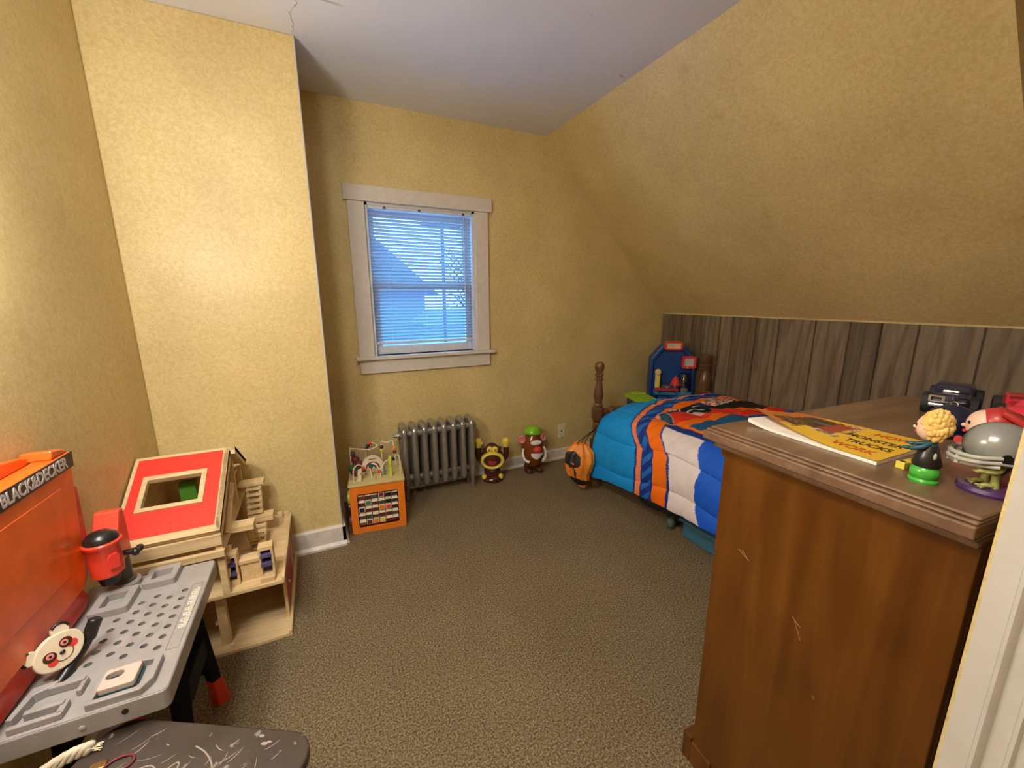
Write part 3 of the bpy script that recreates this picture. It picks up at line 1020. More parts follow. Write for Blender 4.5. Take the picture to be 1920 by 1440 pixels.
def post(x, y, finial=True):
    m = TR(x, y, 0)
    if not finial:
        m = m @ Matrix.Diagonal((1.45, 1.45, 1, 1))
    mb_ = MB()
    mb_.lathe([(0.026, 0.0), (0.036, 0.012), (0.043, 0.045), (0.038, 0.08), (0.026, 0.105), (0.032, 0.115), (0.030, 0.125), (0.036, 0.13)], m)
    mb_.prism(rrect(0.072, 0.072, 0.012, 3), 0.13, 0.36, m)
    mb_.lathe([(0.034, 0.36), (0.030, 0.375), (0.034, 0.385), (0.026, 0.40), (0.031, 0.44), (0.034, 0.465), (0.028, 0.485), (0.034, 0.495)], m)
    mb_.lathe([(0.030, 0.495), (0.044, 0.515), (0.044, 0.585), (0.030, 0.600)], m, 8)
    mb_.lathe([(0.028, 0.600), (0.033, 0.607), (0.030, 0.615), (0.024, 0.622), (0.030, 0.65), (0.0335, 0.675), (0.031, 0.705), (0.024, 0.745), (0.0205, 0.765), (0.021, 0.778),
               (0.031, 0.784), (0.031, 0.790), (0.021, 0.798), (0.022, 0.806), (0.031, 0.814), (0.031, 0.820), (0.019, 0.829), (0.020, 0.835)], m)
    if finial:
        mb_.lathe([(0.020, 0.833), (0.029, 0.85), (0.033, 0.868), (0.032, 0.885), (0.025, 0.900), (0.012, 0.908), (0.001, 0.910)], m)
    else:
        mb_.lathe([(0.020, 0.833), (0.029, 0.848), (0.031, 0.868), (0.031, 0.895), (0.026, 0.897)], m)
    return build('footboard_post', mb_, BEDW, bed, smooth=40)


post(1.700, BY + 0.018)
post(2.690, BY - 0.018, False)
rp = [(1.735, BY + 0.018, 0.550), (1.78, BY + 0.018, 0.553), (1.83, BY + 0.018, 0.556), (1.92, BY + 0.018, 0.548), (2.2, BY + 0.01, 0.535), (2.45, BY, 0.535), (2.60, BY - 0.01, 0.545), (2.66, BY - 0.018, 0.545)]
rp = smooth_path(rp, 5)
build('top_rail', MB().tube(rp, [0.020 + 0.010 * abs(math.sin(i * 0.55)) for i in range(len(rp))], 12), BEDW, bed, smooth=60)
build('foot_panel', MB().box((1.73, BY - 0.012, 0.20), (2.66, BY + 0.012, 0.44)), BEDW, bed, bevel=0.004)
for x in (1.705, 2.685):
    build('side_rail', MB().box((x - 0.012, 0.19, 0.24), (x + 0.012, BY, 0.37)), BEDW, bed, bevel=0.003)
build('head_panel', MB().box((1.70, 0.170, 0.0), (2.70, 0.200, 0.85)), BEDW, bed, bevel=0.004)
build('slat_deck', MB().box((1.72, 0.21, 0.245), (2.67, BY - 0.02, 0.262)), PINEX, bed)
mt = tag(build('mattress', MB().box((1.715, 0.215, 0.262), (2.675, BY - 0.075, 0.535)), BOXSP, None, bevel=0.03, bseg=3), 'pale mattress under the printed comforter on the bed', 'mattress')

# ---- comforter
arc = np.array([(1.640, 0.0), (1.634, 0.10), (1.640, 0.22), (1.652, 0.31), (1.672, 0.385), (1.712, 0.452), (1.775, 0.498), (1.86, 0.520), (2.00, 0.532), (2.30, 0.538), (2.60, 0.532), (2.72, 0.512), (2.765, 0.47), (2.785, 0.41)])
NS, NV = 300, 330


def resample(P, n):
    Q = np.array([list(p) for p in smooth_path([(a, 0, b) for a, b in P], 12)])
    d = np.r_[0, np.cumsum(np.linalg.norm(np.diff(Q, axis=0), axis=1))]
    s = np.linspace(0, d[-1], n)
    return np.stack([np.interp(s, d, Q[:, 0]), np.interp(s, d, Q[:, 2])], 1), s


A, S = resample(arc, NS)
vs = np.linspace(-0.13, 1.42, NV)
yv = np.where(vs < 0, 2.128 + 0.012 * np.sin(np.clip(-vs / 0.13, 0, 1) * PI / 2), 2.128 - vs)
hemz = np.interp(yv, [0.6, 1.247, 1.445, 1.675, 1.915, 2.10, 2.2], [0.235, 0.216, 0.204, 0.182, 0.157, 0.118, 0.112])
Sg, Vg = np.meshgrid(S, vs)
Yg = np.repeat(yv[:, None], NS, 1)
Hg = np.repeat(hemz[:, None], NS, 1)
scale = (0.612 - Hg) / 0.538
Xg = np.repeat(A[None, :, 0], NV, 0)
Zg = Hg + np.repeat(A[None, :, 1], NV, 0) * scale
# rounded foot edge
rnd = np.clip((vs + 0.13) / 0.13, 0, 1)
top_w = np.clip((Zg - 0.40) / 0.18, 0, 1)
edge = np.interp(Yg, [1.98, 2.05, 2.10, 2.128, 2.15], [0, 0.003, 0.010, 0.026, 0.03]) + np.where(Vg < 0, -Vg * 0.75, 0)
Zg = Zg - edge * top_w
Xg = Xg + np.where(Vg < 0, -Vg * 0.25, 0) * (1 - top_w)
sh = np.interp(S, [0, .22, .35, .48, .91, 1.49], [0, 0, .03, .15, .345, .385])
Bg = Yg - sh[None, :]
# quilting seams and puff
tx = A[:, 0]
dX = np.gradient(A[:, 0])
dZ = np.gradient(A[:, 1])
nl = np.hypot(dX, dZ)
NX, NZ = -dZ / nl, dX / nl
seamw = 0.028 * np.sin(Bg * 7.0 + 1.0)
su = (Sg + seamw - 0.115) / 0.245
sv = (Bg + 0.02 * np.sin(Sg * 9)) / 0.34
pu = np.abs(np.sin(PI * su)) ** 0.55
pv = np.abs(np.sin(PI * sv)) ** 0.55
puff = 0.019 * pu * (0.55 + 0.45 * pv)
wr = np.zeros_like(puff)
for i in range(NV):
    for j in range(0, NS):
        wr[i, j] = noise.noise((Xg[i, j] * 7, Yg[i, j] * 5, Zg[i, j] * 9)) * 0.008 + noise.noise((Yg[i, j] * 24 + Zg[i, j] * 14, Xg[i, j] * 16, Zg[i, j] * 8)) * 0.0055
disp = puff - 0.014 + wr
Xg = Xg + NX[None, :] * disp
Zg = Zg + NZ[None, :] * disp
# printed colour blocks
CB, CN, CST, CO, CWH, CBL = srgb(22, 150, 232), srgb(22, 56, 140), srgb(250, 140, 92), srgb(252, 122, 22), srgb(238, 226, 226), srgb(28, 92, 210)
C2 = srgb(40, 112, 200)
C = np.zeros((NV, NS, 3))
C[:] = CB
b = Bg


def paint(mask, col):
    C[mask] = col


paint(b < 1.722, CN)
paint(b < 1.708, CST)
paint(b < 1.668, CN)
diag = ((Bg * 1.0 + Sg * 0.9) % 0.085) < 0.04
paint((b < 1.658) & (b > 1.585) & diag, C2)
paint(b < 1.574, CO)
paint((b < 1.475) & (Sg < 0.60), CN)
wl = 1.457 + 0.03 * np.clip(Sg - 0.3, 0, 1)
paint((b < wl) & (Sg < 0.545), CWH)
paint((b < 1.245 + 0.05 * np.sin(Sg * 8)) & (Sg < 0.55), CBL)


def pip(poly, X, Y):
    r = np.zeros(X.shape, bool)
    n = len(poly)
    for i in range(n):
        x1, y1 = poly[i]
        x2, y2 = poly[(i + 1) % n]
        c = ((y1 > Y) != (y2 > Y))
        with np.errstate(divide='ignore', invalid='ignore'):
            xi = (x2 - x1) * (Y - y1) / (y2 - y1) + x1
        r ^= c & (X < xi)
    return r


onTop = Sg > 0.50
wob = lambda s, k: 0.006 * np.sin(Xg * k + s) * np.cos(Yg * k * 0.8 + s)
XX, YY = Xg + wob(1, 60), Yg + wob(2, 55)
POLY = [
    ([(2.714, 1.918), (2.867, 1.96), (2.933, 1.893), (2.904, 1.712), (2.831, 1.56), (2.429, 1.509), (2.269, 1.521), (2.083, 1.569), (1.95, 1.552), (1.844, 1.565), (1.834, 1.609), (1.769, 1.682), (1.79, 1.779), (1.904, 1.816), (1.967, 1.784), (2.065, 1.689), (2.364, 1.792)], CO),
    ([(1.904, 1.816), (2.06, 1.787), (2.118, 1.808), (2.315, 1.872), (2.498, 1.899), (2.66, 1.90), (2.6, 1.75), (2.3, 1.70), (2.1, 1.66), (1.95, 1.76)], srgb(26, 60, 96)),
    ([(2.244, 1.798), (2.42, 1.764), (2.581, 1.827), (2.689, 1.819), (2.728, 1.754), (2.693, 1.67), (2.667, 1.615), (2.544, 1.585), (2.456, 1.654), (2.347, 1.708)], srgb(38, 36, 32)),
    ([(2.315, 1.872), (2.48, 1.923), (2.663, 1.911), (2.648, 1.855), (2.47, 1.781), (2.343, 1.776), (2.287, 1.803)], srgb(232, 190, 180)),
    ([(1.95, 1.552), (2.083, 1.569), (2.271, 1.553), (2.409, 1.496), (2.52, 1.43), (2.40, 1.20), (1.9, 1.25), (1.86, 1.50), (1.877, 1.568)], srgb(34, 92, 140)),
    ([(2.393, 1.622), (2.511, 1.564), (2.758, 1.597), (2.825, 1.55), (2.617, 1.487), (2.48, 1.495), (2.271, 1.553)], srgb(232, 48, 46)),
    ([(2.281, 1.748), (2.424, 1.644), (2.26, 1.558), (2.203, 1.598), (2.161, 1.665)], srgb(236, 56, 48)),
    ([(1.968, 1.808), (2.083, 1.838), (2.23, 1.845), (2.215, 1.773), (2.25, 1.73), (2.161, 1.665), (2.082, 1.704), (2.043, 1.771)], srgb(24, 30, 44)),
    ([(1.962, 1.787), (2.043, 1.771), (2.153, 1.645), (2.076, 1.616), (1.932, 1.643), (1.843, 1.646), (1.843, 1.667)], srgb(238, 60, 46)),
    ([(2.05, 1.78), (2.13, 1.75), (2.16, 1.68), (2.11, 1.67), (2.07, 1.72)], srgb(226, 196, 192)),
    ([(1.894, 1.816), (1.928, 1.816), (1.929, 1.756), (1.89, 1.686), (1.843, 1.646), (1.811, 1.651), (1.817, 1.7), (1.849, 1.762)], srgb(150, 170, 178)),
    ([(1.892, 1.806), (1.920, 1.80), (1.918, 1.752), (1.882, 1.69), (1.842, 1.654), (1.818, 1.66), (1.825, 1.70), (1.853, 1.75)], srgb(22, 44, 70)),
    ([(1.888, 1.788), (1.911, 1.777), (1.877, 1.703), (1.84, 1.664), (1.83, 1.683), (1.852, 1.738)], srgb(60, 90, 116)),
    ([(2.617, 1.487), (2.83, 1.548), (2.887, 1.479), (2.8, 0.6), (2.3, 0.6), (2.45, 1.30), (2.553, 1.471)], CBL),
]
for poly, col in POLY:
    paint(pip(poly, XX, YY) & onTop, col)
# lettering-like swirl print: dark outlines inside the pale patch
lp = pip(POLY[3][0], XX, YY) & onTop
sw = np.sin(XX * 95 + 2.5 * np.sin(YY * 60)) * np.sin(YY * 120 + XX * 40)
paint(lp & (sw > 0.25), srgb(120, 40, 44))
# pale outline strokes around the engine print
for (x1, y1, x2, y2) in ((1.975, 1.80, 2.01, 1.825), (2.005, 1.80, 2.04, 1.83), (2.04, 1.80, 2.075, 1.832), (2.10, 1.78, 2.16, 1.79), (2.16, 1.79, 2.19, 1.74), (2.19, 1.82, 2.23, 1.80), (2.40, 1.775, 2.58, 1.83)):
    dx, dy = x2 - x1, y2 - y1
    t = np.clip(((XX - x1) * dx + (YY - y1) * dy) / (dx * dx + dy * dy), 0, 1)
    paint((np.hypot(XX - x1 - t * dx, YY - y1 - t * dy) < 0.0055) & onTop, srgb(214, 220, 226))
P3 = np.stack([Xg, Yg, Zg], 2).reshape(-1, 3)
me = bpy.data.meshes.new('comforter')
ii, jj = np.meshgrid(np.arange(NV - 1), np.arange(NS - 1), indexing='ij')
q0 = ii * NS + jj
F = np.stack([q0, q0 + 1, q0 + NS + 1, q0 + NS], 2).reshape(-1, 4)
me.from_pydata(P3.tolist(), [], F.tolist())
ca_ = me.color_attributes.new('pattern', 'FLOAT_COLOR', 'POINT')
ca_.data.foreach_set('color', np.concatenate([C.reshape(-1, 3), np.ones((NV * NS, 1))], 1).ravel())
me.polygons.foreach_set('use_smooth', np.ones(len(F), bool))
me.materials.append(QUILT)
co = bpy.data.objects.new('comforter', me)
COL.objects.link(co)
md = co.modifiers.new('thick', 'SOLIDIFY')
md.thickness = 0.012
md.offset = -1
tag(co, 'blue orange and white quilted comforter with printed race car draped on the bed', 'comforter')

# ================================================================== DRAWSTRING BAG on the bed post
bg_ = thing('drawstring_bag', 'orange drawstring bag printed with a black tree hanging from the bed post', 'bag', M=TR(1.522, 2.140, 0.052) @ RZ(-0.62))
rows = []
NB, NU = 60, 72
mats_i = {}
tw = [(0, 0.010), (0.06, 0.030), (0.2, 0.058), (0.4, 0.085), (0.6, 0.098), (0.78, 0.088), (0.9, 0.055), (0.96, 0.040), (1.0, 0.046)]
for i in range(NB):
    t = i / (NB - 1)
    w_ = np.interp(t, [a for a, _ in tw], [b_ for _, b_ in tw])
    cx = np.interp(t, [0, .3, 1], [0.036, 0.0, 0.010])
    row = []
    for k in range(NU):
        a = 2 * PI * k / NU
        fold = 1 + (0.05 + 0.10 * t * t) * math.sin(a * 9 + 2.0 * math.sin(t * 3)) + 0.04 * math.sin(a * 4 + t * 7)
        dep = 0.42 + 0.25 * (1 - abs(2 * t - 1))
        row.append((cx + w_ * fold * math.cos(a), w_ * dep * fold * math.sin(a), 0.325 * t + 0.006 * math.sin(a * 7) * t))
    rows.append(row)
mb = MB()
mb.grid(rows, close_u=True)
mb.bm.faces.ensure_lookup_table()
for fc in mb.bm.faces:
    c = fc.calc_center_median()
    if c.y < 0.0:
        x_, z_ = c.x + 0.044 - 0.22 * max(0, 0.2 - c.z), c.z
        crown = ((x_ + 0.000) / 0.060) ** 2 + ((z_ - 0.215) / 0.056) ** 2 < 1 + 0.10 * math.sin(6 * math.atan2(z_ - 0.21, x_)) and z_ > 0.168 - 0.5 * abs(x_) * 0.3
        branch = abs(x_ - 0.004) < 0.0035 + 0.25 * max(0, z_ - 0.165) and 0.165 < z_ < 0.20 and (int(abs(x_ - 0.004) * 400) % 3 == 1)
        trunk = abs(x_ - 0.004 - 0.003 * math.sin(z_ * 60)) < 0.0055 and 0.07 < z_ < 0.178
        ground = z_ < 0.082 and z_ < 0.082 - 0.35 * (x_ - 0.0) and x_ > -0.06 and z_ > 0.02
        if (crown and not branch) or trunk or ground:
            fc.material_index = 1
build('sack', mb, [BAGM, plain('bag_print_black', (0.014, 0.013, 0.012), 0.5)], bg_, smooth=60, **L)
mb = MB()
PWI = PW[bg_.name].inverted()
pa = [PWI @ Vector(p) for p in ((1.672, 2.148, 0.46), (1.688, 2.14, 0.50), (1.725, 2.142, 0.515))]
for s, dx in ((-0.025, 0), (0.0, 0.01), (0.03, 0.02)):
    mb.tube(smooth_path([(s + .01, -0.01, 0.318), (s * 0.6 + 0.03, -0.004, 0.35), tuple(pa[0] + Vector((dx * .3, 0, dx * .4))), tuple(pa[1] + Vector((0, 0, dx * .4)))], 8), 0.0026, 7)
build('cord', mb, BLACK, bg_, smooth=60, **L)

# ================================================================== under the bed
tb = thing('storage_tub', 'flat blue plastic storage tub on the carpet under the bed', 'tub', (1.95, 1.25, 0))
build('tub_body', MB().box((1.76, 1.00, 0), (2.20, 1.46, 0.095)), TUB, tb, bevel=0.015)
build('lid', MB().box((1.745, 0.985, 0.095), (2.215, 1.475, 0.112)), TUB, tb, bevel=0.006)
cl = thing('crumpled_cloth', 'dark crumpled cloth on the carpet under the bed behind the blue tub', 'cloth', (1.95, 1.75, 0))
mb = MB()
for c, r in (((1.88, 1.78, 0.05), (0.09, 0.12, 0.05)), ((1.92, 1.64, 0.04), (0.10, 0.10, 0.04)), ((1.86, 1.58, 0.03), (0.06, 0.05, 0.03))):
    mb.ell(c, r, seg=28, rings=18)
for v in mb.bm.verts:
    v.co += Vector((noise.noise(v.co * 22), noise.noise(v.co * 22 + Vector((9, 0, 0))), max(-v.co.z, noise.noise(v.co * 25 + Vector((0, 7, 0)))))) * 0.018
    v.co.z = max(v.co.z, 0.001)
build('bundle', mb, DARKCL, cl, smooth=180)
cg = thing('grey_shoe', 'grey green shoe under the bed in front of the dark cloth', 'shoe', M=TR(1.80, 1.565, 0) @ RZ(0.5))
build('sole', MB().prism([(0.06 * math.cos(a) * (1.3 if math.cos(a) > 0 else 1), 0.028 * math.sin(a)) for a in [2 * PI * k / 20 for k in range(20)]], 0, 0.014), DGREY, cg, **L)
build('upper', MB().ell((0.004, 0, 0.026), (0.066, 0.027, 0.024)).ell((-0.028, 0, 0.04), (0.030, 0.024, 0.026)), plain('shoe_grey', (0.10, 0.13, 0.12), 0.7), cg, smooth=180, **L)

# ================================================================== BLUE TOY PLAY BENCH in the corner
pa_ = -0.62
pb = thing('toy_play_bench', 'blue plastic play bench with octagonal backboard and red framed signs behind the bed', 'toy', M=TR(2.625, 2.415, 0) @ RZ(pa_))
MF = Matrix(((1, 0, 0, 0), (0, 0, 1, 0), (0, 1, 0, 0), (0, 0, 0, 1)))
OCT = [(-0.172, 0.42), (0.172, 0.42), (0.178, 0.60), (0.172, 0.845), (0.095, 0.930), (-0.090, 0.945), (-0.176, 0.835), (-0.180, 0.60)]
OCI = [(x * 0.86, 0.62 + (z - 0.62) * 0.90) for x, z in OCT]
mb = MB()
ring_prism(mb, OCT, OCI, -0.020, 0.105, MF)
mb.prism(OCI, 0.006, 0.102, MF)
build('backboard', mb, KBLUE, pb, bevel=0.006, **L)
mb = MB()
ring_prism(mb, rrect(0.140, 0.072, 0.016, 4, -0.008, 0.945), rrect(0.108, 0.044, 0.006, 4, -0.008, 0.945), -0.040, -0.014, MF)
sg = build('sign_frame', mb, REDORG, pb, bevel=0.003, **L)
build('sign_panel', MB().prism(rrect(0.110, 0.046, 0.006, 4, -0.008, 0.945), -0.028, -0.016, MF), CREAM, sg, **L)
build('sign_drawing', MB().tube([(-0.015 + 0.012 * math.cos(a), -0.0285, 0.945 + 0.009 * math.sin(a)) for a in [2 * PI * k / 16 for k in range(16)]], 0.0014, 5, closed=True).cbox((-0.006, -0.0285, 0.944), (0.007, 0.001, 0.006)), OLIVE, sg, **L)
mb = MB()
ring_prism(mb, rrect(0.108, 0.100, 0.018, 4, 0.118, 0.812), rrect(0.074, 0.066, 0.008, 4, 0.116, 0.814), -0.058, -0.014, MF)
mn = build('screen_frame', mb, REDP, pb, bevel=0.004, **L)
build('screen', MB().prism(rrect(0.076, 0.068, 0.008, 4, 0.116, 0.814), -0.046, -0.020, MF), plain('screen_pale', (0.58, 0.55, 0.55), 0.3), mn, **L)
build('knob', MB().ell((0.105, -0.060, 0.770), (0.005, 0.004, 0.005)), WHITE, mn, smooth=180, **L)
# counter, ledge and accessories
build('counter', MB().prism(rrect(0.29, 0.11, 0.03, 4, 0.0, -0.074), 0.555, 0.580), LBLUE, pb, bevel=0.004, **L)
build('counter_stand', MB().box((-0.11, -0.105, 0), (0.10, 0.02, 0.555)), KBLUE, pb, bevel=0.01, **L)
build('ledge', MB().box((-0.150, -0.160, 0.592), (0.030, -0.115, 0.615)), plain('raspberry_plastic', (0.42, 0.03, 0.06), 0.35), pb, bevel=0.006, **L)
build('ledge_bracket', MB().box((-0.13, -0.17, 0.578), (-0.115, -0.13, 0.593)).box((0.0, -0.17, 0.578), (0.015, -0.13, 0.593)), KBLUE, pb, **L)
build('hot_plate', MB().lathe([(0.045, 0.58), (0.047, 0.622), (0.042, 0.632), (0.001, 0.634)], TR(-0.045, -0.095, 0)), DGREY, pb, smooth=40, **L)
bl = build('bell_stand', MB().lathe([(0.044, 0.58), (0.044, 0.625), (0.040, 0.634)], TR(0.020, -0.070, 0)), NAVY, pb, smooth=40, **L)
build('bell', MB().lathe([(0.044, 0.632), (0.036, 0.648), (0.028, 0.672), (0.016, 0.690), (0.006, 0.696), (0.006, 0.704), (0.001, 0.706)], TR(0.020, -0.070, 0)), NOSE, bl, smooth=40, **L)
hs = build('handset_cradle', MB().cbox((-0.135, -0.075, 0.655), (0.014, 0.018, 0.150)), CREAM, pb, bevel=0.004, **L)
build('handset', MB().tube([(-0.118, -0.085, 0.605), (-0.118, -0.085, 0.735)], 0.015, 12), YELLOW, hs, smooth=60, **L)
build('dial', MB().lathe([(0.024, 0), (0.024, 0.02), (0.020, 0.026), (0.001, 0.028)], TR(-0.126, -0.090, 0.738) @ RX(PI / 2)), YELLOW, hs, smooth=40, **L)
build('dial_face', MB().lathe([(0.016, 0), (0.015, 0.004), (0.001, 0.005)], TR(-0.126, -0.116, 0.738) @ RX(PI / 2)), CREAM, hs, smooth=40, **L)
build('clear_jar', MB().lathe([(0.046, 0.585), (0.046, 0.715), (0.038, 0.728), (0.001, 0.730)], TR(0.085, -0.075, 0), 28), SMOKE, pb, smooth=40, **L)
build('jar_base', MB().lathe([(0.036, 0.581), (0.034, 0.600), (0.020, 0.606), (0.001, 0.607)], TR(0.085, -0.075, 0)), WHITE, pb, smooth=40, **L)

gt = thing('toy_table', 'low lime green topped play table in front of the blue play bench', 'table', (2.30, 2.40, 0))
gp = [(2.225, 2.520), (2.150, 2.262), (2.32, 2.250), (2.37, 2.40), (2.35, 2.52)]
build('tabletop', MB().prism(gp, 0.535, 0.562), LIME, gt, bevel=0.006)
build('raised_edge', MB().prism([(2.255, 2.50), (2.25, 2.45), (2.34, 2.40), (2.35, 2.43), (2.34, 2.50)], 0.562, 0.578).prism([(2.185, 2.285), (2.305, 2.275), (2.32, 2.32), (2.20, 2.34)], 0.562, 0.572), LIME, gt, bevel=0.004)
build('table_body', MB().prism([(2.235, 2.50), (2.18, 2.285), (2.31, 2.275), (2.355, 2.40), (2.34, 2.50)], 0.0, 0.535), plain('petrol_blue_plastic', (0.01, 0.06, 0.11), 0.4), gt, bevel=0.006)

# ================================================================== DRESSER
da = -0.058
DX, DY = 0.845, 0.655           # far-left corner of the top
dr_ = thing('dresser', 'tall brown wooden dresser with dusty overhanging top beside the door casing', 'dresser', M=TR(DX, DY, 0) @ RZ(da))
DW, DD, DH = 0.828, 0.472, 1.02  # local: x right, y from 0 (front) to -DD (back)
case = MB()
case.box((0.028, -DD, 0.055), (0.050, -0.034, 0.975)).box((DW - 0.05, -DD, 0.055), (DW - 0.028, -0.034, 0.975))
case.box((0.05, -DD, 0.055), (DW - 0.05, -DD + 0.012, 0.975)).box((0.05, -DD + 0.012, 0.055), (DW - 0.05, -0.06, 0.075))
build('case', case, DRES, dr_, bevel=0.002, **L)
# moulded top: stacked profile all around
mb = MB()


def slab(e, z0, z1):
    mb.box((e, -DD + 0.0, z0), (DW - e, -e, z1))


slab(0.014, 0.968, 0.980)
slab(0.006, 0.980, 0.987)
slab(-0.006, 0.987, 1.008)
slab(-0.001, 1.008, 1.014)
slab(0.006, 1.014, 1.020)
build('top', mb, DTOP, dr_, bevel=0.0035, bseg=3, **L)
build('frieze', MB().box((0.03, -0.052, 0.945), (DW - 0.03, -0.022, 0.968)), DRES, dr_, bevel=0.003, **L)
for i in range(4):
    z0 = 0.095 + i * 0.2125
    dw = build('drawer', MB().box((0.045, -0.05, z0), (DW - 0.045, -0.018, z0 + 0.198)), DRES, dr_, bevel=0.006, **L)
    for x in (0.2, DW - 0.2):
        build('drawer_knob', MB().lathe([(0.008, 0), (0.008, 0.012), (0.017, 0.02), (0.017, 0.028), (0.001, 0.032)], TR(x, -0.018, z0 + 0.1) @ RX(-PI / 2)), BRASS, dw, smooth=40, **L)
for x0_, x1_, sgn in ((0.020, 0.13, 1), (DW - 0.13, DW - 0.020, -1)):
    pts = [(x0_, 0.0), (x0_ + (0.045 if sgn > 0 else 0.0), 0.0), (x0_ + (0.07 if sgn > 0 else 0.03), 0.05), (x1_, 0.075), (x1_, 0.085), (x0_, 0.085)]
    if sgn < 0:
        pts = [(x1_, 0.0), (x1_, 0.085), (x0_, 0.085), (x0_, 0.075), (x1_ - 0.07, 0.05), (x1_ - 0.045, 0.0)]
    build('bracket_foot', MB().prism(pts, -0.034, -0.006, MF).box((pts[0][0] if sgn > 0 else x1_ - 0.02, -0.1, 0), (pts[0][0] + 0.02 if sgn > 0 else x1_, -0.034, 0.075)), DRES, dr_, bevel=0.003, **L)
for x in (0.03, DW - 0.06):
    build('rear_foot', MB().box((x, -DD, 0), (x + 0.03, -DD + 0.06, 0.055)), DRES, dr_, **L)
# pale scratches on the side panel
mb = MB()
for pts in (((-0.24, 0.66), (-0.247, 0.655), (-0.258, 0.648)), ((-0.245, 0.655), (-0.262, 0.62)), ((-0.10, 0.735), (-0.13, 0.722)), ((-0.11, 0.738), (-0.125, 0.727)), ((-0.30, 0.52), (-0.305, 0.515))):
    mb.tube([(0.0279, p[0], p[1]) for p in pts], 0.0007, 5)
build('scratches', mb, plain('scratch_pale', (0.30, 0.17, 0.09), 0.6), dr_, **L)

# ------------------------------------------------------------------ magazine
mg = thing('magazine', 'yellow monster truck magazine with curled corner lying on the dresser', 'magazine', (1.04, 0.48, DH))
A_, B_, C_, D_ = [Vector((*p, 0)) for p in ((0.938, 0.614), (0.914, 0.345), (1.135, 0.340), (1.128, 0.606))]


def mpt(u, v, z):
    """u along the long side (far to near), v across"""
    p = (A_ * (1 - u) + B_ * u) * (1 - v) + (D_ * (1 - u) + C_ * u) * v
    return (p.x, p.y, z)


def cover_z(u, v, lift):
    d = max(0.0, 1 - u / 0.60)
    return lift * d ** 2.2 * (1 - v) ** 1.2


def cover_pt(u, v):
    d_ = max(0.0, 1 - u / 0.72)
    v0 = 0.28 * d_ ** 1.4
    q_ = mpt(u - 0.10 * d_ ** 2 * (1 - v), v0 + v * (1 - v0), 0)
    return (q_[0], q_[1], DH + 0.0088 + 0.022 * d_ ** 1.5 * (1 - v) ** 1.6)


pages = MB()
rows = []
nu, nv = 30, 16
for i in range(nu + 1):
    u = i / nu
    rows.append([mpt(u, j / nv, DH + 0.0068 + 0.010 * max(0, 1 - u / 0.25) ** 2 * (1 - j / nv)) for j in range(nv + 1)])
bot = [[(p[0], p[1], DH + 0.0006 + (p[2] - DH - 0.0068) * 0.75) for p in r] for r in rows]
pages.grid(rows)
pages.grid(bot)
for idx in range(nu):
    for j in (0, nv):
        pages._add([rows[idx][j], rows[idx + 1][j], bot[idx + 1][j], bot[idx][j]], [(0, 1, 2, 3)])
for j in range(nv):
    for idx in (0, nu):
        pages._add([rows[idx][j], rows[idx][j + 1], bot[idx][j + 1], bot[idx][j]], [(0, 1, 2, 3)])
build('pages', pages, PAPER, mg, smooth=40)
nu, nv = 120, 84
pts, cols = [], []
Yc_, Oc_, Dk_, Rd_, Gy_, Wh_ = srgb(232, 184, 54), srgb(206, 116, 50), srgb(58, 50, 34), srgb(160, 62, 48), srgb(120, 106, 84), srgb(226, 208, 176)
for i in range(nu + 1):
    u = i / nu
    for j in range(nv + 1):
        v = j / nv
        w = 1.0
        pts.append(cover_pt(u, v))
        p = pts[-1]
        n_ = noise.noise((u * 9, v * 9, 0))
        n2 = noise.noise((u * 30, v * 30, 4))
        c = Yc_
        if u < 0.24 + 0.06 * n_:
            c = Oc_
        # dark truck with wheels
        if 0.16 + 0.05 * n2 < u < 0.44 and 0.34 + 0.10 * n_ < v < 0.90 + 0.05 * n2:
            c = Dk_
        if 0.12 < u < 0.34 and 0.14 + 0.08 * n2 < v < 0.5:
            c = Dk_ if n2 > -0.25 else Oc_
        if 0.40 + 0.03 * n2 < u < 0.54 + 0.03 * n_ and 0.34 < v < 0.88:
            c = Rd_
        if 0.40 < u < 0.60 and 0.30 + 0.03 * n2 < v < 0.40:
            c = Gy_ if n2 > -0.1 else Wh_
        if 0.46 < u < 0.58 and 0.80 + 0.1 * n_ < v < 0.95:
            c = Wh_ if n2 > 0.0 else Rd_
        if 0.52 < u < 0.60 and 0.5 < v < 0.78 and n2 > 0.05:
            c = Gy_
        if (u - 0.34) ** 2 / 0.006 + (v - 0.66) ** 2 / 0.0016 < 1 and n2 > -0.2:
            c = Gy_
        cols.append((*c, 1))
me = bpy.data.meshes.new('cover')
fs = [(i * (nv + 1) + j, i * (nv + 1) + j + 1, (i + 1) * (nv + 1) + j + 1, (i + 1) * (nv + 1) + j) for i in range(nu) for j in range(nv)]
inv = PW[mg.name].inverted()
me.from_pydata([tuple(inv @ Vector(p)) for p in pts], [], fs)
at = me.color_attributes.new('pattern', 'FLOAT_COLOR', 'POINT')
at.data.foreach_set('color', np.array(cols).ravel())
me.polygons.foreach_set('use_smooth', np.ones(len(fs), bool))
me.materials.append(COVER)
cv = bpy.data.objects.new('cover', me)
COL.objects.link(cv)
cv.parent = mg
PW['cover'] = PW[mg.name]
tdir, udir = (B_ - A_).normalized(), (C_ - B_).normalized()
